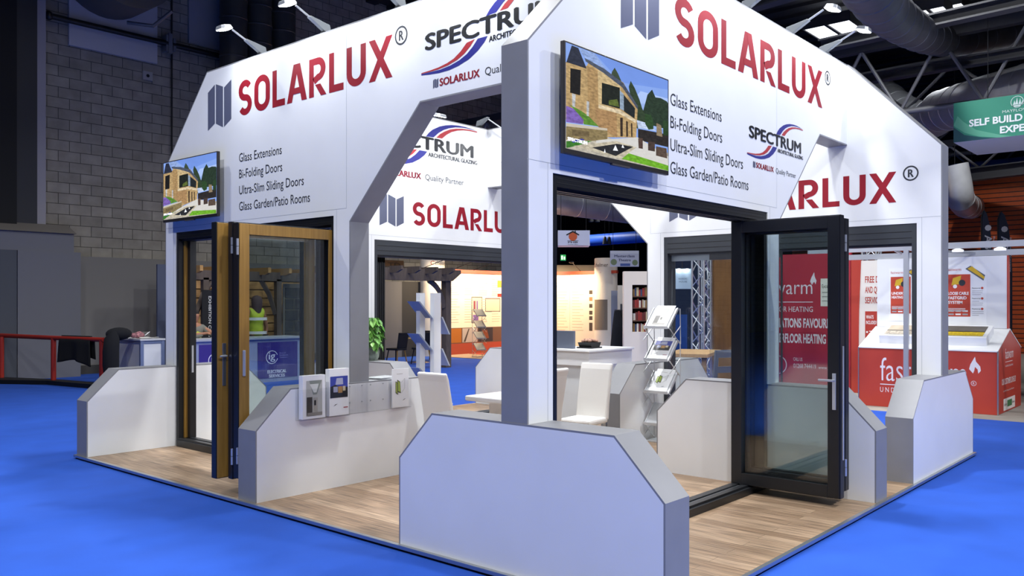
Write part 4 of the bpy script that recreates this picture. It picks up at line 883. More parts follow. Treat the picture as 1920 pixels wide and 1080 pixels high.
# ------------------------------------------------------------------ inside the stand
bush('potted leafy plant in a mottled stone pot on a low partition', (3.275,6.78,FH), .17, .40, ('5f9a3a','7db552','4a8230'), 130, .085, (.105,.2), noisy('mottled_pot', '5f6a62', '9aa59a', 14, .6), 3)
VINYL = mat('e9e6e0', .42)
def white_chair(x, y, rz, lab):
    t = thing('dining_chair', lab, 'chair', (x,y,0), group='white high-back chairs'); OFF[t.name] = (0,0,0); t.rotation_euler = (0,0,rz)
    m = MB(); m.box((-.21,-.22,.37),(.21,.22,.44)); m.build('seat', VINYL, t, bevel=.025)
    m = MB(); m.prism([(.16,.42),(.23,.40),(.25,.60),(.32,.98),(.345,1.06),(.30,1.075),(.27,1.0),(.20,.66)], 'u', -.215, .215); m.build('backrest', VINYL, t, bevel=.018)
    for sx in (-1,1):
        for sy in (-1,1): MB().box((sx*.185-.018,sy*.19-.018,0),(sx*.185+.018,sy*.19+.018,.38)).build('leg', CHROME, t)
white_chair(2.22,4.05,R(90),'white high-back chair left of the table beside the brochure holders')
white_chair(3.10,3.68,R(184),'white high-back chair seen from behind through the black doorway at its left edge')
white_chair(3.84,3.54,R(-84),'white curved high-back chair seen sideways through the black doorway')
t = thing('meeting_table', 'white gloss meeting table partly behind the big corner pillar', 'table', (3.35,4.3,0))
MB().box((3.08,3.98,.62),(3.95,4.76,.68)).build('tabletop', mat('f2f3f3', .2), t, bevel=.012); MB().box((3.3,4.15,.02),(3.72,4.57,.62)).build('pedestal', mat('eceded', .3), t, bevel=.01); MB().box((3.2,4.05,0),(3.83,4.68,.02)).build('foot_plate', ALU, t)
t = thing('reception_counter', 'white L-shaped reception counter beyond the chairs', 'counter', (6.2,5.6,0))
MB().prism([(5.92,5.05),(6.97,5.05),(6.97,5.55),(6.5,5.55),(6.5,5.8),(5.92,5.8)], 'z', 0, .86).build('carcass', mat('dfe5ea', .45), t)
MB().prism([(5.86,4.99),(6.98,4.99),(6.98,5.6),(6.55,5.6),(6.55,5.82),(5.86,5.82)], 'z', .86, 1.07).build('fascia', WHITE, t)
MB().prism([(5.82,4.95),(6.99,4.95),(6.99,5.62),(6.58,5.62),(6.58,5.83),(5.82,5.83)], 'z', 1.07, 1.10).build('worktop', WHITE, t, bevel=.004)
tag(MB().box((5.96,5.36,1.10),(6.01,5.78,1.37)).build('monitor', mat('5b6272', .5), bevel=.005), 'grey back of a small screen on the reception counter', 'monitor').location
o = thing('stone_bowl', 'black dish piled with brown stones on the reception counter', 'dish', (6.28,5.3,1.10)); m = MB(); m.box((6.14,5.16,1.10),(6.42,5.44,1.12)); m.prism([(6.18,1.12),(6.38,1.12),(6.42,1.19),(6.14,1.19)], 'v', 5.18, 5.42); m.build('dish', DEEP, o)
rnd = random.Random(9)
for i in range(12): tag(MB().blob((6.2+.055*(i % 4)+.01*rnd.random(), 5.24+.06*(i//4), 1.205+.02*rnd.random()), (.032,.03,.026), seg=8, rings=6).build('stone', noisy('stone_brown', '8a6250', 'b08a74', 20, .7), smooth=True), 'brown rounded stone in the black dish', 'stone', 'stones in the black dish')
# magazines on the brochure partition
for i, (dx, a, c) in enumerate(((0,4,'d9dbdd'),(.03,-6,'eef0f1'),(-.02,9,'c9ccd0'))):
    o = tag(MB().box((-.148,-.105,0),(.148,.105,.006)).build('magazine', mat(c, .25)), ('bottom','middle','top')[i]+' glossy magazine of the pile on the partition behind the clear holders', 'magazine', 'magazine pile on the partition'); o.location = (1.62+dx, 4.47, FH+.0065*i); o.rotation_euler = (0,0,R(a))
# brochure holders on the partition face y = 4.3275
PF = SY-(side(3)['dr']+.2874)
xs = ((.447,.737),(.742,1.010),(1.016,1.262),(1.268,1.535),(1.56,1.83))
HL = ('clear holder at the left end, holding a brochure with a glass roof photo','second clear holder from the left, with the blue evening house brochure','empty clear brochure holder right of the blue evening house brochure','empty clear brochure holder beside the folding door leaflet','clear holder at the right end, holding the folding door leaflet')
def cover(mb, kind, x0, x1, z0, z1, mp):
    X = lambda a: x0+(x1-x0)*a; Z = lambda c: z0+(z1-z0)*c
    if kind == 0:
        rect(mb, X(.15), Z(.06), X(.86), Z(.88), mp, 1); poly(mb, [(X(.28),Z(.88)),(X(.45),Z(.55)),(X(.62),Z(.55)),(X(.84),Z(.88))], mp, 2, .002); poly(mb, [(X(.3),Z(.8)),(X(.48),Z(.6)),(X(.6),Z(.6)),(X(.7),Z(.8))], mp, 3, .0025)
        rect(mb, X(.17), Z(.08), X(.42), Z(.5), mp, 4, .002); rect(mb, X(.46), Z(.1), X(.66), Z(.48), mp, 5, .002); rect(mb, X(.5), Z(.3), X(.58), Z(.42), mp, 6, .003); rect(mb, X(.2), Z(.06), X(.86), Z(.14), mp, 7, .003)
    elif kind == 1:
        rect(mb, X(.04), Z(.38), X(.94), Z(.84), mp, 8); poly(mb, [(X(.04),Z(.38)),(X(.04),Z(.62)),(X(.3),Z(.66)),(X(.6),Z(.58)),(X(.94),Z(.6)),(X(.94),Z(.38))], mp, 6, .002)
        poly(mb, [(X(.3),Z(.66)),(X(.36),Z(.8)),(X(.68),Z(.8)),(X(.7),Z(.66))], mp, 9, .0025); rect(mb, X(.2), Z(.5), X(.42), Z(.62), mp, 9, .003); rect(mb, X(.44), Z(.48), X(.66), Z(.62), mp, 10, .003); rect(mb, X(.68), Z(.52), X(.82), Z(.62), mp, 11, .003)
        poly(mb, [(X(.2),Z(.2)),(X(.3),Z(.24)),(X(.42),Z(.25)),(X(.3),Z(.22))], mp, 6, .002); rect(mb, X(.72), Z(.15), X(.95), Z(.17), mp, 12, .002)
    else:
        poly(mb, [(X(.18),Z(.38)),(X(.18),Z(.68)),(X(.3),Z(.64)),(X(.34),Z(.32))], mp, 6); poly(mb, [(X(.2),Z(.4)),(X(.2),Z(.66)),(X(.29),Z(.62)),(X(.32),Z(.35))], mp, 13, .002)
        poly(mb, [(X(.30),Z(.4)),(X(.28),Z(.72)),(X(.46),Z(.66)),(X(.5),Z(.36))], mp, 6, .003); poly(mb, [(X(.33),Z(.42)),(X(.31),Z(.69)),(X(.44),Z(.64)),(X(.47),Z(.39))], mp, 13, .004)
        for a, c, d_, e_ in ((.5,.62,.74,.74),(.52,.36,.74,.48),(.74,.48,.74,.74)): poly(mb, [(X(a),Z(c)),(X(a+.01),Z(c)),(X(d_+.01),Z(e_)),(X(d_),Z(e_))], mp, 6, .002)
        rect(mb, X(.25), Z(.86), X(.62), Z(.87), mp, 5); poly(mb, [(X(.6),Z(.16)),(X(.7),Z(.2)),(X(.8),Z(.21)),(X(.7),Z(.18))], mp, 6, .002)
CV = [mat(c, .3) for c in ('f0f1f2','b9bab4','8f968c','d9dcd6','4a4640','aaa69c','2a2826','8c8880','3f4aa0','a9acc4','b58a4c','d6c8a4','9c2231','9db04a')]
for i, (x0, x1) in enumerate(xs):
    y1 = PF; y0 = PF-.085 if i < 2 else PF-.04
    t = thing('brochure_holder', HL[i], 'brochure holder', ((x0+x1)/2, PF, .72), group='clear acrylic brochure holders')
    z0, zt = .70 if i < 2 else .70, (1.0 if i else 1.02)
    m = MB(); m.box((x0,y1-.004,z0),(x1,y1-.001,zt)); m.build('back_plate', ACRYL, t)
    m = MB(); m.box((x0,y0,z0),(x1,y0+.003,z0+.29)); m.build('front_plate', ACRYL, t)
    m = MB(); m.box((x0,y0,z0),(x0+.003,y1-.004,z0+.29)); m.box((x1-.003,y0,z0),(x1,y1-.004,z0+.29)); m.box((x0,y0,z0),(x1,y1-.004,z0+.003)); m.build('pocket_sides', ACRYL, t)
    m = MB()
    for a in (.2,.8):
        for c in (.12,.28): m.tube([(x0+(x1-x0)*a, y1-.009, zt-c+.09), (x0+(x1-x0)*a, y1-.003, zt-c+.09)], .006, 8)
    m.build('screw', ALU, t)
BL = {0: 'stack of white brochures with a grey glass roof photo in the left holder', 1: 'white brochure with a dusk house photo under a deep blue sky', 4: 'white leaflet with green folding door drawing'}
for i, kd in ((0,0),(1,1),(4,2)):
    x0, x1 = xs[i]; x0 += .03 if i < 2 else .02; x1 -= .012 if i < 2 else .03
    z0 = .712; z1 = z0+(.405 if i == 0 else .45 if i == 1 else .40)
    y0 = PF-.078 if i < 2 else PF-.034
    t = thing('brochure', BL[i], 'brochure', ((x0+x1)/2, PF-.04, z0), group='brochures in the clear holders')
    MB().box((x0,y0,z0),(x1,y0+(.062 if i < 2 else .012),z1)).build('pages', CV[0], t)
    m = MB(); cover(m, kd, x0, x1, z0, z1, mpy(y0)); m.build('cover_print', CV, t, recalc=False)
# zigzag stand inside with brochures on its trays
zs = zig(5.28,3.34,0,-pi/2,'white zigzag literature stand with open trays inside the stand',4,.36,.415,.30,mat('c9cbce', .35, .3),None)
for i, (kd, l) in enumerate(((2,'leaflet on the lowest visible tray of the white zigzag stand'),(1,'evening house brochure on the middle tray of the white zigzag stand'),(0,'pale brochure on the top tray of the white zigzag stand'))):
    zz = .22+(i+1)*.415; hh = .415*.62; a = Vector((-.15-.012, zz+.012)); c = Vector((.084-.012, zz+hh+.012)); n_ = Vector((-(c-a).y, (c-a).x)).normalized()
    mpz = lambda x, s_, d: (5.28+(a+(c-a)*s_+n_*(d+.008)).x, 3.34-x, (a+(c-a)*s_+n_*(d+.008)).y)
    t = thing('brochure', l, 'brochure', (5.28,3.40,zz), group='brochures on the white zigzag stand')
    m = MB(); P8 = [mpz(x, s_, d) for d in (-.006, 0) for x, s_ in ((-.14,.06),(.14,.06),(.14,1.08),(-.14,1.08))]; m.add(P8, [(0,1,2,3),(4,5,6,7),(0,1,5,4),(1,2,6,5),(2,3,7,6),(3,0,4,7)]); m.build('pages', CV[0], t)
    m = MB(); cover(m, kd, -.135, .135, .08, 1.06, mpz); m.build('cover_print', CV, t, recalc=False)

# ------------------------------------------------------------------ far things seen through the doorways
def hang_box(u0, u1, v0, v1, d, dep, lab, name='hanging_sign'):
    a = at(u0, v1, d); c = at(u1, v0, d); t = thing(name, lab, 'hanging sign', tuple((a+c)/2), rot=YAW-pi/2)
    OFF[t.name] = (0,0,0); w_ = (c-a).length if False else abs((c-a).dot(RGT)); h_ = c.z-a.z
    MB().box((-w_/2,0,-h_/2),(w_/2,dep,h_/2)).build('box', mat('c9cde0', .6), t)
    MB().tube([(-w_*.4,dep/2,h_/2),(-w_*.4,dep/2,12.08-tuple(t.location)[2])], .008, 5).build('wire', BLACK, t); MB().tube([(w_*.4,dep/2,h_/2),(w_*.4,dep/2,12.08-tuple(t.location)[2])], .008, 5).build('wire', BLACK, t)
    return t, w_, h_, (lambda x, y, dd: (x, -dd, y))
t, w_, h_, mp = hang_box(1046,1106,432,460,26,.9,'small hanging box sign with an orange sun and black roof mark')
q = MB(); disc(q, -.03, .04, .13, mp, 0, .004); poly(q, [(-.24,.10),(-.03,.22),(.02,.19),(.02,.22),(.06,.22),(.06,.17),(.17,.10),(.15,.07),(-.03,.17),(-.22,.07)], mp, 1, .005); rect(q, -.2, -.1, .14, -.085, mp, 1); text(q, 'PHB', -.18, -.16, .3, .05, mp, 1, .02); text(q, 'Kachel Ofen', -.18, -.215, .3, .03, mp, 1); q.build('sign_mark', [mat('c4572a', .5), DEEP], t, recalc=False)
t, w_, h_, mp = hang_box(1144,1198,470,500,30,.04,'pale fabric banner announcing a theatre high above the bookcase','hanging_banner')
q = MB(); heavy(q, 'Masterclass', -.36, .05, .72, .085, mp, 0); heavy(q, 'Theatre', -.22, -.09, .44, .085, mp, 0); rect(q, -.5, .18, .5, .27, mp, 1); disc(q, -.38, -.12, .11, mp, 2, .003); disc(q, .37, -.14, .10, mp, 2, .003); rect(q, -.15, -.26, .2, -.17, mp, 3, .004); q.build('banner_print', [mat('3a3f6a', .5), mat('dfe3ee', .5), mat('7d8f6c', .6), mat('4a62a8', .5)], t, recalc=False)
t, w_, h_, mp = hang_box(1051,1061,477,489,45,.1,'small green lit exit sign in the dark hall','exit_sign')
q = MB(); rect(q, -.14, -.15, .14, .15, mp, 0, .01); rect(q, -.1, -.1, -.02, .1, mp, 1, .015); rect(q, .03, -.1, .1, .05, mp, 1, .015); q.build('lit_face', [mat('3fae5a', .5, 0, 1.2), mat('e8ffe8', .5, 0, 2.0)], t, recalc=False)
# bookcase
pb = at(1200, 575, 22); t = thing('bookcase', 'cream bookcase with dark shelves of books at the right of the cream column', 'bookcase', (pb.x, pb.y, G0), rot=YAW-pi/2); OFF[t.name] = (0,0,0)
W2 = .42
m = MB(); m.box((-W2,0,0),(-W2+.22,.4,2.65)); m.box((-W2+.22,0,2.3),(W2,.4,2.65)); m.box((W2,0,0),(W2+.1,.4,2.65)); m.box((-W2+.22,0,0),(W2,.4,1.08)); m.build('carcass', CREAM, t)
m = MB(); m.box((-W2+.22,.36,1.08),(W2,.4,2.3)); m.build('back_panel', mat('4a3222', .8), t)
for z in (1.35,1.68,1.98): MB().box((-W2+.22,.05,z),(W2,.36,z+.03)).build('shelf', mat('5b3a28', .6), t)
rnd = random.Random(12); RZ = Matrix.Rotation(YAW-pi/2, 3, 'Z')
cs = ('9a3028','c8b48a','3a4a6a','d8d0c0','6a2a24','8a6a3a')
for r_, z in enumerate((1.08,1.38,1.71,2.01)):
    x = -W2+.25
    while x < W2-.06:
        bw = .03+.03*rnd.random(); bh = .17+.07*rnd.random(); o = MB().box((0,0,0),(bw,.16,bh)).build('book', mat(rnd.choice(cs), .6))
        o.location = Vector((pb.x,pb.y,G0+z))+RZ @ Vector((x,.1,0)); o.rotation_euler = (0,0,YAW-pi/2); x += bw+.006
        tag(o, ('book on the bottom','book on the second','book on the third','book on the top')[r_]+' shelf of the cream bookcase', 'book', 'books on the cream bookcase')
pb = at(1165, 600, 24); t = thing('coat_rack', 'dark coats on a rack between the cream column and the bookcase', 'coat rack', (pb.x, pb.y, G0)); OFF[t.name] = (0,0,0)
m = MB(); m.tube([(0,0,0),(0,0,1.8)], .03, 8); m.box((-.3,-.02,1.6),(.3,.02,1.64)); m.build('pole', DARKSTEEL, t)
for x in (-.22,0,.24): MB().tube([(x,0,1.62),(x+.03,-.02,1.2),(x,0,.55)], [.07,.16,.19], 12).build('coat', mat('0f1118', .95), t, smooth=True)
for u0, u1, v0, dd, c, l, nm in ((1146,1170,545,27,'9aa0ae','grey partition with a burgundy label behind the dark coats','partition_panel'),(1158,1180,535,26.5,'cfc6b6','pale partition left of the cream bookcase','partition_panel'),(1030,1145,497,33,'b7a48c','beige partition rising behind the cream wall','partition_panel'),(1175,1216,510,25,'e6e8ee','white partition with a bright floodlight above the bookcase','partition_panel')):
    a = at(u0, v0, dd); c2 = at(u1, v0, dd); o = MB().box((0,0,0),((c2-a).length,.05,a.z-G0)).build(nm, mat(c, .7)); o.location = (a.x,a.y,G0); o.rotation_euler = (0,0,YAW-pi/2); tag(o, l, 'panel')
# through the sliding door
pb = at(1280, 522, 21); t = thing('lit_sign', 'pale lit sign with two bright lamps seen through the sliding door', 'sign', tuple(pb), rot=YAW-pi/2); OFF[t.name] = (0,0,0)
MB().box((-.24,0,-.26),(.24,.1,.24)).build('panel', mat('b9cfe0', .5), t)
q = MB(); text(q, 'NORDIC', -.1, -.03, .22, .04, lambda x, y, d: (x,-d,y), 0); text(q, 'HOUSE', -.09, -.1, .2, .04, lambda x, y, d: (x,-d,y), 0); q.build('sign_lettering', mat('3a4a5a', .5), t, recalc=False)
for x in (-.1,.1): MB().blob((x,-.06,.2), (.05,.05,.04)).build('lamp', mat('ffffff', .3, 0, 12), t)
MB().tube([(0,.05,.24),(0,.05,8)], .01, 5).build('wire', BLACK, t)
def tower(x, y, h, lab, w_=.3):
    t = thing('truss_tower', lab, 'truss', (x,y,G0), group='aluminium truss towers'); OFF[t.name] = (0,0,0)
    m = MB()
    for sx in (-1,1):
        for sy in (-1,1): m.tube([(sx*w_/2,sy*w_/2,0),(sx*w_/2,sy*w_/2,h)], .024, 8)
    m.build('upright', SILVER, t, smooth=True); m = MB(); n = int(h/.3)
    for i in range(n):
        z0, z1 = i*h/n, (i+1)*h/n; s_ = 1 if i % 2 else -1
        for a, c in (((-1,-1),(1,-1)),((1,-1),(1,1)),((1,1),(-1,1)),((-1,1),(-1,-1))):
            p, q = (a, c) if s_ > 0 else (c, a); m.tube([(p[0]*w_/2,p[1]*w_/2,z0),(q[0]*w_/2,q[1]*w_/2,z1)], .012, 6)
    m.build('lacing', SILVER, t, smooth=True)
p = at(1315, 600, 19); tower(p.x, p.y, 4.4, 'left aluminium truss tower seen through the sliding door'); p = at(1332, 600, 20.5); tower(p.x, p.y, 4.6, 'right aluminium truss tower seen through the sliding door')
p = at(1634, 480, 18.6); tower(p.x, p.y, 4.6, 'aluminium truss tower rising behind the red and white banner')
a = at(1339, 470, 17.5); o = MB().box((0,0,0),(1.2,.08,a.z-G0)).build('partition_panel', noisy('walnut_board', '6a4524', '82582e', 2, .6, 4, (6,6,.6))); o.location = (a.x,a.y,G0); o.rotation_euler = (0,0,R(-32)); tag(o, 'tall brown wooden panel seen through the sliding door', 'panel')
a = at(1240, 470, 27); o = MB().box((0,0,0),(1.7,.08,a.z-G0)).build('backdrop', mat('1d2c48', .8)); o.location = (a.x,a.y,G0); o.rotation_euler = (0,0,YAW-pi/2); tag(o, 'dark navy backdrop behind the lit pale sign', 'panel')
a = at(1262, 570, 24); o = MB().box((0,0,0),(.4,.06,1.5)).build('poster_stand', mat('24509c', .6)); o.location = (a.x,a.y,G0); o.rotation_euler = (0,0,YAW-pi/2); tag(o, 'bright blue poster panel under the lit pale sign', 'poster')
p = at(1300, 655, 16); t = thing('timber_table', 'long wooden table beyond the sliding door', 'table', (p.x,p.y,G0), rot=R(20)); OFF[t.name] = (0,0,0)
MB().box((-.8,-.4,.86),(.8,.4,.92)).build('tabletop', noisy('ash_top', 'a8845c', 'b8946a', 4, .5, 4, (1,8,1)), t)
for sx in (-1,1):
    for sy in (-1,1): MB().box((sx*.7-.04,sy*.32-.04,0),(sx*.7+.04,sy*.32+.04,.86)).build('leg', mat('8a6c4a', .6), t)
p = at(1345, 690, 13.6); t = thing('dining_chair', 'grey blue slatted chair beside the wooden table beyond the sliding door', 'chair', (p.x,p.y,G0), rot=R(150)); OFF[t.name] = (0,0,0)
m = MB(); m.box((-.22,-.22,.42),(.22,.22,.46)); m.build('seat', mat('6d7588', .6), t, bevel=.01)
m = MB(); m.prism([(.18,.46),(.22,.46),(.32,1.1),(.28,1.1)], 'u', -.22, -.16); m.prism([(.18,.46),(.22,.46),(.32,1.1),(.28,1.1)], 'u', .16, .22); m.prism([(.27,.98),(.3,.98),(.32,1.1),(.28,1.1)], 'u', -.16, .16); m.prism([(.23,.74),(.26,.74),(.28,.84),(.25,.84)], 'u', -.16, .16); m.build('backrest', mat('6d7588', .6), t)
for sx in (-1,1):
    for sy in (-1,1): MB().box((sx*.18-.02,sy*.18-.02,0),(sx*.18+.02,sy*.18+.02,.42)).build('leg', mat('6d7588', .6), t)

# ------------------------------------------------------------------ heating stand on the right
t = thing('display_counter', 'red counter with white pitched top and large white lettering', 'counter', (11.9,1.8,G0))
gab = [(11.2,G0),(13.0,G0),(13.0,1.0),(12.1,1.345),(11.2,1.0)]
MB().prism(gab, 'v', .66, 2.93).build('carcass', FAST, t)
m = MB(); m.prism([(11.19,.985),(11.19,1.002),(12.1,1.352),(13.01,1.002),(13.01,.985),(12.1,1.335)], 'v', .655, 2.935); m.build('pitched_top', WHITE, t)
m = MB(); m.box((11.19,.645,G0),(11.215,.665,1.0)); m.box((11.19,2.925,G0),(11.215,2.94,1.0)); m.build('corner_trim', ALU, t)
q = MB(); mp = mpx(11.2); text(q, 'fastwarm', -2.55, .42, 1.42, .40, mp, 0, -.006)
rect(q, -2.55, .345, -1.1, .36, mp, 0); text(q, 'U N D E R F L O O R   H E A T I N G', -2.55, .215, 1.45, .085, mp, 0); ring(q, -1.02, .455, .042, .007, mp, 0); text(q, 'R', -1.035, .435, .03, .04, mp, 0)
poly(q, [(-1.03,.62),(-1.09,.69),(-1.07,.77),(-1.0,.9),(-.985,.82),(-.92,.74),(-.91,.67),(-.95,.62),(-.96,.69),(-1.0,.73),(-1.01,.67)], mp, 0)
q.build('front_lettering', mat('e6e2e8', .5), t, recalc=False)
q = MB(); mp = mpy(.66); text(q, 'fastwarm', 11.75, .85, .62, .17, mp, 0); rect(q, 11.75, .79, 12.3, .80, mp, 0); text(q, 'UNDERFLOOR HEATING', 11.75, .71, .6, .03, mp, 0); text(q, 'OUR CUSTOMERS LOVE US!', 11.5, .42, 1.05, .1, mp, 0, .02); text(q, 'see what they say about fastwarm', 11.62, .3, .8, .03, mp, 0)
rect(q, 11.62, -.02+.0, 12.5, .18, mp, 1); rect(q, 11.9, .03, 12.25, .14, mp, 2, .003); text(q, 'Excellent', 11.66, .06, .2, .045, mp, 3, 0, .003); text(q, 'Reviews', 12.28, .06, .18, .045, mp, 3, 0, .003)
q.build('end_lettering', [mat('efe9ea', .5), mat('f0f0ee', .5), mat('2f7d4a', .5), INK], t, recalc=False)
def tray(y0, y1, surf, strip, lab):
    t = thing('sample_tray', lab, 'sample tray', (11.6,(y0+y1)/2,1.1), group='tilted sample trays on the red counter')
    m = MB(); m.prism([(11.36,1.066),(11.34,1.21),(11.87,1.405),(11.87,1.26)], 'v', y0, y1); m.build('frame', WHITE, t)
    P = lambda x, s_, d: (11.34+.53*s_-.345*d, -x, 1.21+.195*s_+.94*d)
    m = MB(); rect(m, -y1+.07, .12, -y0-.07, .9, P, 0, .003); rect(m, -y1+.07, .12, -y0-.07, .42, P, 1, .005); rect(m, -y1+.07, .43, -y0-.07, .47, P, 2, .006); m.build('sample_surface', [surf, strip, DEEP], t, recalc=False)
tray(1.80,2.62,noisy('beige_tile', 'a79a86', 'b8ac98', 6, .6),noisy('pale_mesh', 'c9bfae', '8a8378', 30, .7),'left tilted sample tray with beige tile surface'); tray(.86,1.72,noisy('dark_tile', '5a564f', '6a665f', 6, .6),noisy('yellow_mesh', 'e0c41e', 'b89a10', 30, .6),'right tilted sample tray with yellow matting strip')
t = thing('display_wall', 'white poster wall standing on the ridge of the red counter', 'display wall', (12.15,1.8,1.35))
MB().box((12.08,.70,1.352),(12.2,2.90,2.61)).build('panel', WHITE, t); MB().box((12.075,.68,1.352),(12.2,.70,2.61)).build('red_edge', FAST, t)
def poster(y0, y1, z0, z1, ttl, xw, lab):
    t = thing('poster', lab, 'poster', (xw,(y0+y1)/2,z0), group='product posters of the red stand'); mp = mpx(xw-.006)
    MB().box((xw-.006,y0,z0),(xw-.0005,y1,z1)).build('sheet', mat('eef0f2', .4), t)
    q = MB(); W_ = y1-y0; H_ = z1-z0; X = lambda a: -y1+W_*a; Z = lambda c: z0+H_*c
    rect(q, X(.05), Z(.14), X(.62), Z(.84), mp, 0); text(q, 'fastwarm', X(.05), Z(.9), W_*.35, H_*.045, mp, 0)
    poly(q, [(X(.5),Z(.93)),(X(.62),Z(.98)),(X(.97),Z(.82)),(X(.93),Z(.73))], mp, 2, .002); poly(q, [(X(.55),Z(.93)),(X(.66),Z(.97)),(X(.96),Z(.79)),(X(.94),Z(.755))], mp, 3, .003)
    for i, l in enumerate(ttl): text(q, l, X(.08), Z(.50-.075*i), W_*.5*min(1, len(l)/10+.1), H_*.05, mp, 1, .03, .003)
    poly(q, [(X(.2),Z(.78)),(X(.4),Z(.82)),(X(.36),Z(.68)),(X(.16),Z(.66))], mp, 3, .003); disc(q, X(.42), Z(.70), W_*.08, mp, 4, .004); disc(q, X(.25), Z(.64), W_*.05, mp, 1, .004)
    for i in range(3): rect(q, X(.08), Z(.27-.02*i), X(.5), Z(.278-.02*i), mp, 1, .003)
    for i in range(3): rect(q, X(.09+.17*i), Z(.22), X(.22+.17*i), Z(.245), mp, 1, .003); rect(q, X(.09+.17*i), Z(.165), X(.22+.17*i), Z(.19), mp, 1 if i == 1 else 5, .003)
    for i in range(3): text(q, 'Features', X(.66), Z(.60-.17*i), W_*.2, H_*.02, mp, 4, .01); disc(q, X(.9), Z(.61-.17*i), W_*.03, mp, 0, .003); lines(q, X(.66), Z(.56-.17*i), W_*.28, 3, H_*.03, mp, 5, H_*.008, i)
    q.build('poster_print', [mat('c2452f', .5), mat('f6f4f4', .5), mat('5f636a', .5), mat('d8b02a', .5), INK, mat('a9a9ae', .5)], t, recalc=False)
poster(2.05,2.68,1.46,2.43,('UNDERTILE','HEATING MAT'),12.08,'left red and white poster about undertile heating mats'); poster(1.02,1.70,1.40,2.47,('LOOSE CABLE','FASTGRID','SYSTEM'),12.08,'red and white poster about loose cable systems')
t = thing('display_wall', 'white display wall with a dark product poster at the right edge of the photo', 'display wall', (14.1,-.5,G0)); MB().box((14.1,-2.2,G0),(14.2,.72,2.62)).build('panel', WHITE, t); MB().box((14.08,.70,G0),(14.2,.74,2.62)).build('red_edge', FAST, t)
poster(-.45,.45,1.25,2.4,('QUICK','DECK'),14.1,'poster with a dark cable photo at the right edge of the photo')
t = thing('display_counter', 'second red counter with white top behind the gabled one', 'counter', (13.5,-.6,G0)); MB().box((13.3,-2.2,G0),(14.05,.30,.95)).build('carcass', FAST, t); MB().prism([(13.25,.95),(14.06,.95),(14.06,1.22)], 'v', -2.2, .33).build('pitched_top', WHITE, t)
t = thing('popup_banner', 'curved white banner offering a free design service with a red left stripe', 'banner', (13.2,3.4,G0)); MB().box((13.2,2.95,G0),(13.26,3.66,2.65)).build('white_panel', mat('e6e2dc', .5), t)
m = MB(); m.prism([(3.66,G0),(3.80,G0),(3.80,2.67),(3.60,2.67),(3.64,1.6)], 'u', 13.18, 13.26); m.build('red_stripe', FAST, t)
q = MB(); mp = mpx(13.2)
for i, (l, w_) in enumerate((('FREE DESIGN',.52),('AND QUOTATION',.6),('SERVICE',.31))): text(q, l, -3.52, 2.2-.21*i, w_, .13, mp, 0, .02)
rect(q, -3.52, .5, -3.24, 1.62, mp, 0); text(q, 'WHATS', -3.5, 1.47, .15, .07, mp, 1, .02, .003); text(q, 'INCLUDED?', -3.5, 1.36, .21, .07, mp, 1, .02, .003)
for i in range(4): disc(q, -3.48, 1.2-.2*i, .02, mp, 1, .003); lines(q, -3.44, 1.21-.2*i, .16, 2, .05, mp, 1, .016, i, .003)
q.build('banner_lettering', [mat('b23a2c', .5), mat('f2eeee', .5)], t, recalc=False)
t = thing('display_wall', 'red heating stand wall read through the open black door glass', 'display wall', (13.2,5,G0)); MB().box((13.2,3.82,G0),(13.3,6.3,2.83)).build('panel', mat('b0283a', .5), t)
q = MB(); mp = mpx(13.2); text(q, 'fastwarm', -6.05, 1.98, 1.42, .30, mp, 0, -.006); poly(q, [(-4.64,2.17),(-4.68,2.24),(-4.65,2.33),(-4.59,2.44),(-4.58,2.35),(-4.54,2.26),(-4.56,2.18),(-4.59,2.24)], mp, 0); rect(q, -6.05, 1.80, -4.62, 1.815, mp, 0); text(q, 'UNDERFLOOR HEATING', -6.05, 1.60, 1.43, .11, mp, 0)
text(q, 'THE NATIONS FAVOURITE', -5.74, 1.26, 1.60, .2, mp, 0, .03); text(q, 'UNDERFLOOR HEATING SYSTEM', -5.64, .93, 1.74, .2, mp, 0, .03); rect(q, -4.45, 1.72, -3.95, 2.3, mp, 1); text(q, 'Excellent', -4.42, 2.1, .25, .08, mp, 2, 0, .003); lines(q, -4.42, 2.0, .35, 3, .09, mp, 3, .02, 1, .003); text(q, 'CALL US', -5.05, .55, .2, .07, mp, 0); text(q, '01268 744419', -5.05, .40, .5, .09, mp, 0); ring(q, -5.4, .45, .2, .02, mp, 0); text(q, 'www.', -4.5, .4, .2, .07, mp, 0)
q.build('wall_lettering', [mat('e9dfe0', .5), mat('e9e4d4', .5), INK, mat('9a9a90', .5)], t, recalc=False)
t = thing('aluminium_frame', 'silver aluminium beam frame over the red heating stand', 'frame', (10.9,2,G0))
def bar(a, c, w_=.05, nm='beam'):
    a, c = Vector(a), Vector(c); d = c-a; q = d.to_track_quat('Y', 'Z').to_matrix(); MB().obox((a+c)/2, (w_*.6, d.length/2, w_), q).build(nm, SILVER, t)
bar((10.9,3.75,2.74),(10.9,-3,2.74)); bar((12.14,3.75,2.665),(12.14,-3,2.665)); MB().box((10.87,1.97,G0),(10.93,2.05,2.69)).build('post', SILVER, t); bar((10.9,2.2,2.70),(11.25,2.2,2.66),.02,'brace'); bar((10.9,2.0,2.74),(12.14,2.0,2.665),.03)
bar((10.9,-1.9,2.74),(13.9,-1.2,2.70),.03); bar((12.14,1.2,2.665),(10.95,2.0,2.72),.02,'brace')
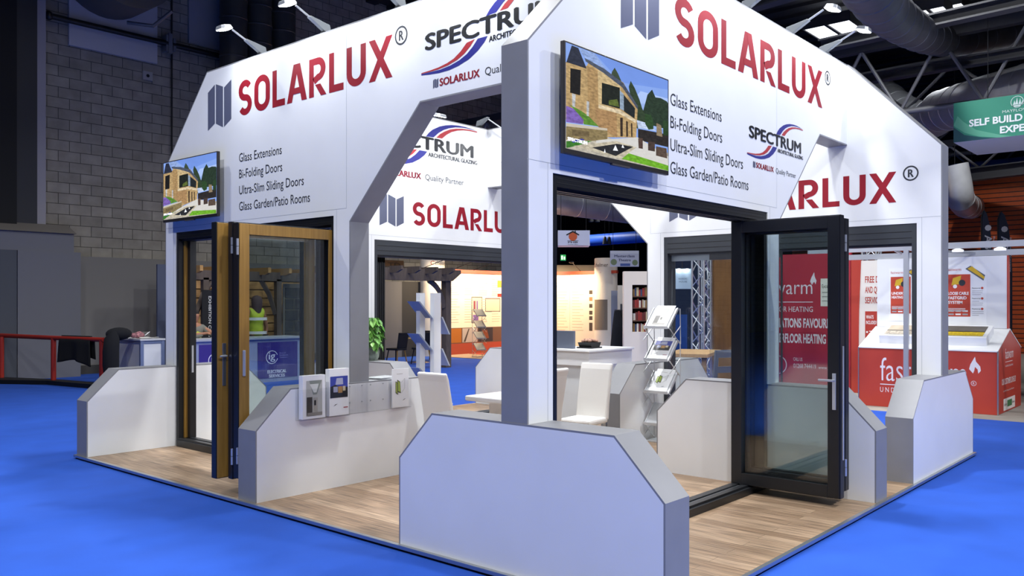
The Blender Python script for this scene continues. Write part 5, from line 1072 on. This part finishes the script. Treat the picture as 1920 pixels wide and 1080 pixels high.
for y, l in ((1.19,'small round spotlight under the silver beam near the corner post'),(.56,'small round spotlight under the silver beam left of the hanging green sign')):
    o = tag(MB().lathe([(.09,0),(.09,.03),(.03,.055)], (10.9,y,2.635), 16).build('beam_spotlight', mat('eef2f6', .3, 0, .8), smooth=True), l, 'spotlight', 'round spotlights under the silver beam')
# feather flags
def flag(x, y, lab, w_, flip):
    t = thing('feather_flag', lab, 'flag', (x,y,G0), group='navy feather flags'); mp = lambda a, z, d: (x-d*1.0, y-a*(-1 if flip else 1), z)
    S = [(0,.6),(.0,4.0),(.03,4.13),(.09,4.2),(.17,4.1),(.26,3.8),(.33,3.3),(.36,2.6),(.36,.6)]; S = [(a*w_,z) for a, z in S]
    m = MB(); m.add([mp(a, z, 0) for a, z in S]+[mp(a, z, -.012) for a, z in S], [list(range(9)), list(range(17,8,-1))]+[(i,(i+1)%9,9+(i+1)%9,9+i) for i in range(9)]); m.build('flag_fabric', mat('232a40', .7), t)
    MB().tube([mp(0,0,0),mp(0,4.0,0),mp(.06*w_,4.18,0)], .018, 8).build('pole', BLACK, t); MB().box((x-.25,y-.25,G0),(x+.25,y+.25,0)).build('base', DARKSTEEL, t)
    q = MB(); mt_ = lambda a, s_, d: mp(.08+s_, 3.55-a, d) if not flip else mp(.30-s_ if False else .08+s_, 3.55-a, d)
    text(q, 'ABC+', 0, 0, .75, .17, mt_, 0, .02, .004); disc(q, -.18, .08, .08, mt_, 0, .004, 8); text(q, 'Building Warranty', .05, .2, .9, .045, mt_, 0, 0, .004); q.build('flag_lettering', mat('d9dbe2', .6), t, recalc=False)
flag(20.0,2.90,'left navy feather flag with white letters in front of the red wall',.75,False); flag(20.7,2.66,'right navy feather flag with white letters in front of the red wall',.95,False)
# hanging green sign
t = thing('hanging_sign', 'green hanging box sign about self build mortgage experts', 'hanging sign', (13.9,0,4.81))
MB().box((13.0,-2.4,4.81),(14.75,1.79,5.55)).build('box', mat('d5d8e8', .5), t)
q = MB(); mp = mpx(13.0); rect(q, -1.79, 4.81, 2.4, 5.55, mp, 0, .004); poly(q, [(-1.79,4.81),(-1.79,5.1),(-1.6,4.93),(-1.3,4.85),(-1.05,4.81)], mp, 1, .006); poly(q, [(-1.79,5.13),(-1.72,5.3),(-1.62,5.18),(-1.4,5.0),(-1.0,4.86),(-.8,4.81),(-1.02,4.81),(-1.35,4.87),(-1.6,4.97)], mp, 2, .005)
text(q, 'SELF BUILD MORTGAGE', -1.52, 5.07, 1.92, .13, mp, 3, .03, .007); text(q, 'EXPERTS', -1.0, 4.88, .70, .13, mp, 3, .03, .007); text(q, 'MAYFLOWER', -.96, 5.245, .52, .05, mp, 4, 0, .007); ring(q, -.72, 5.42, .105, .01, mp, 4, .007)
for a, h_ in ((-.79,.08),(-.75,.13),(-.70,.11),(-.66,.07)): poly(q, [(a,5.37),(a+.045,5.37),(a+.03,5.37+h_)], mp, 4, .007)
poly(q, [(-.81,5.36),(-.63,5.36),(-.66,5.335),(-.78,5.335)], mp, 4, .007); q.build('sign_print', [mat('2f8a70', .5), mat('0f4a55', .5), mat('5aa88a', .5), mat('e9eef0', .5), mat('cfe0da', .5)], t, recalc=False)
for y in (1.4,-2.0): MB().tube([(13.9,y,5.55),(13.9,y,12.1)], .008, 5).build('wire', BLACK, t)
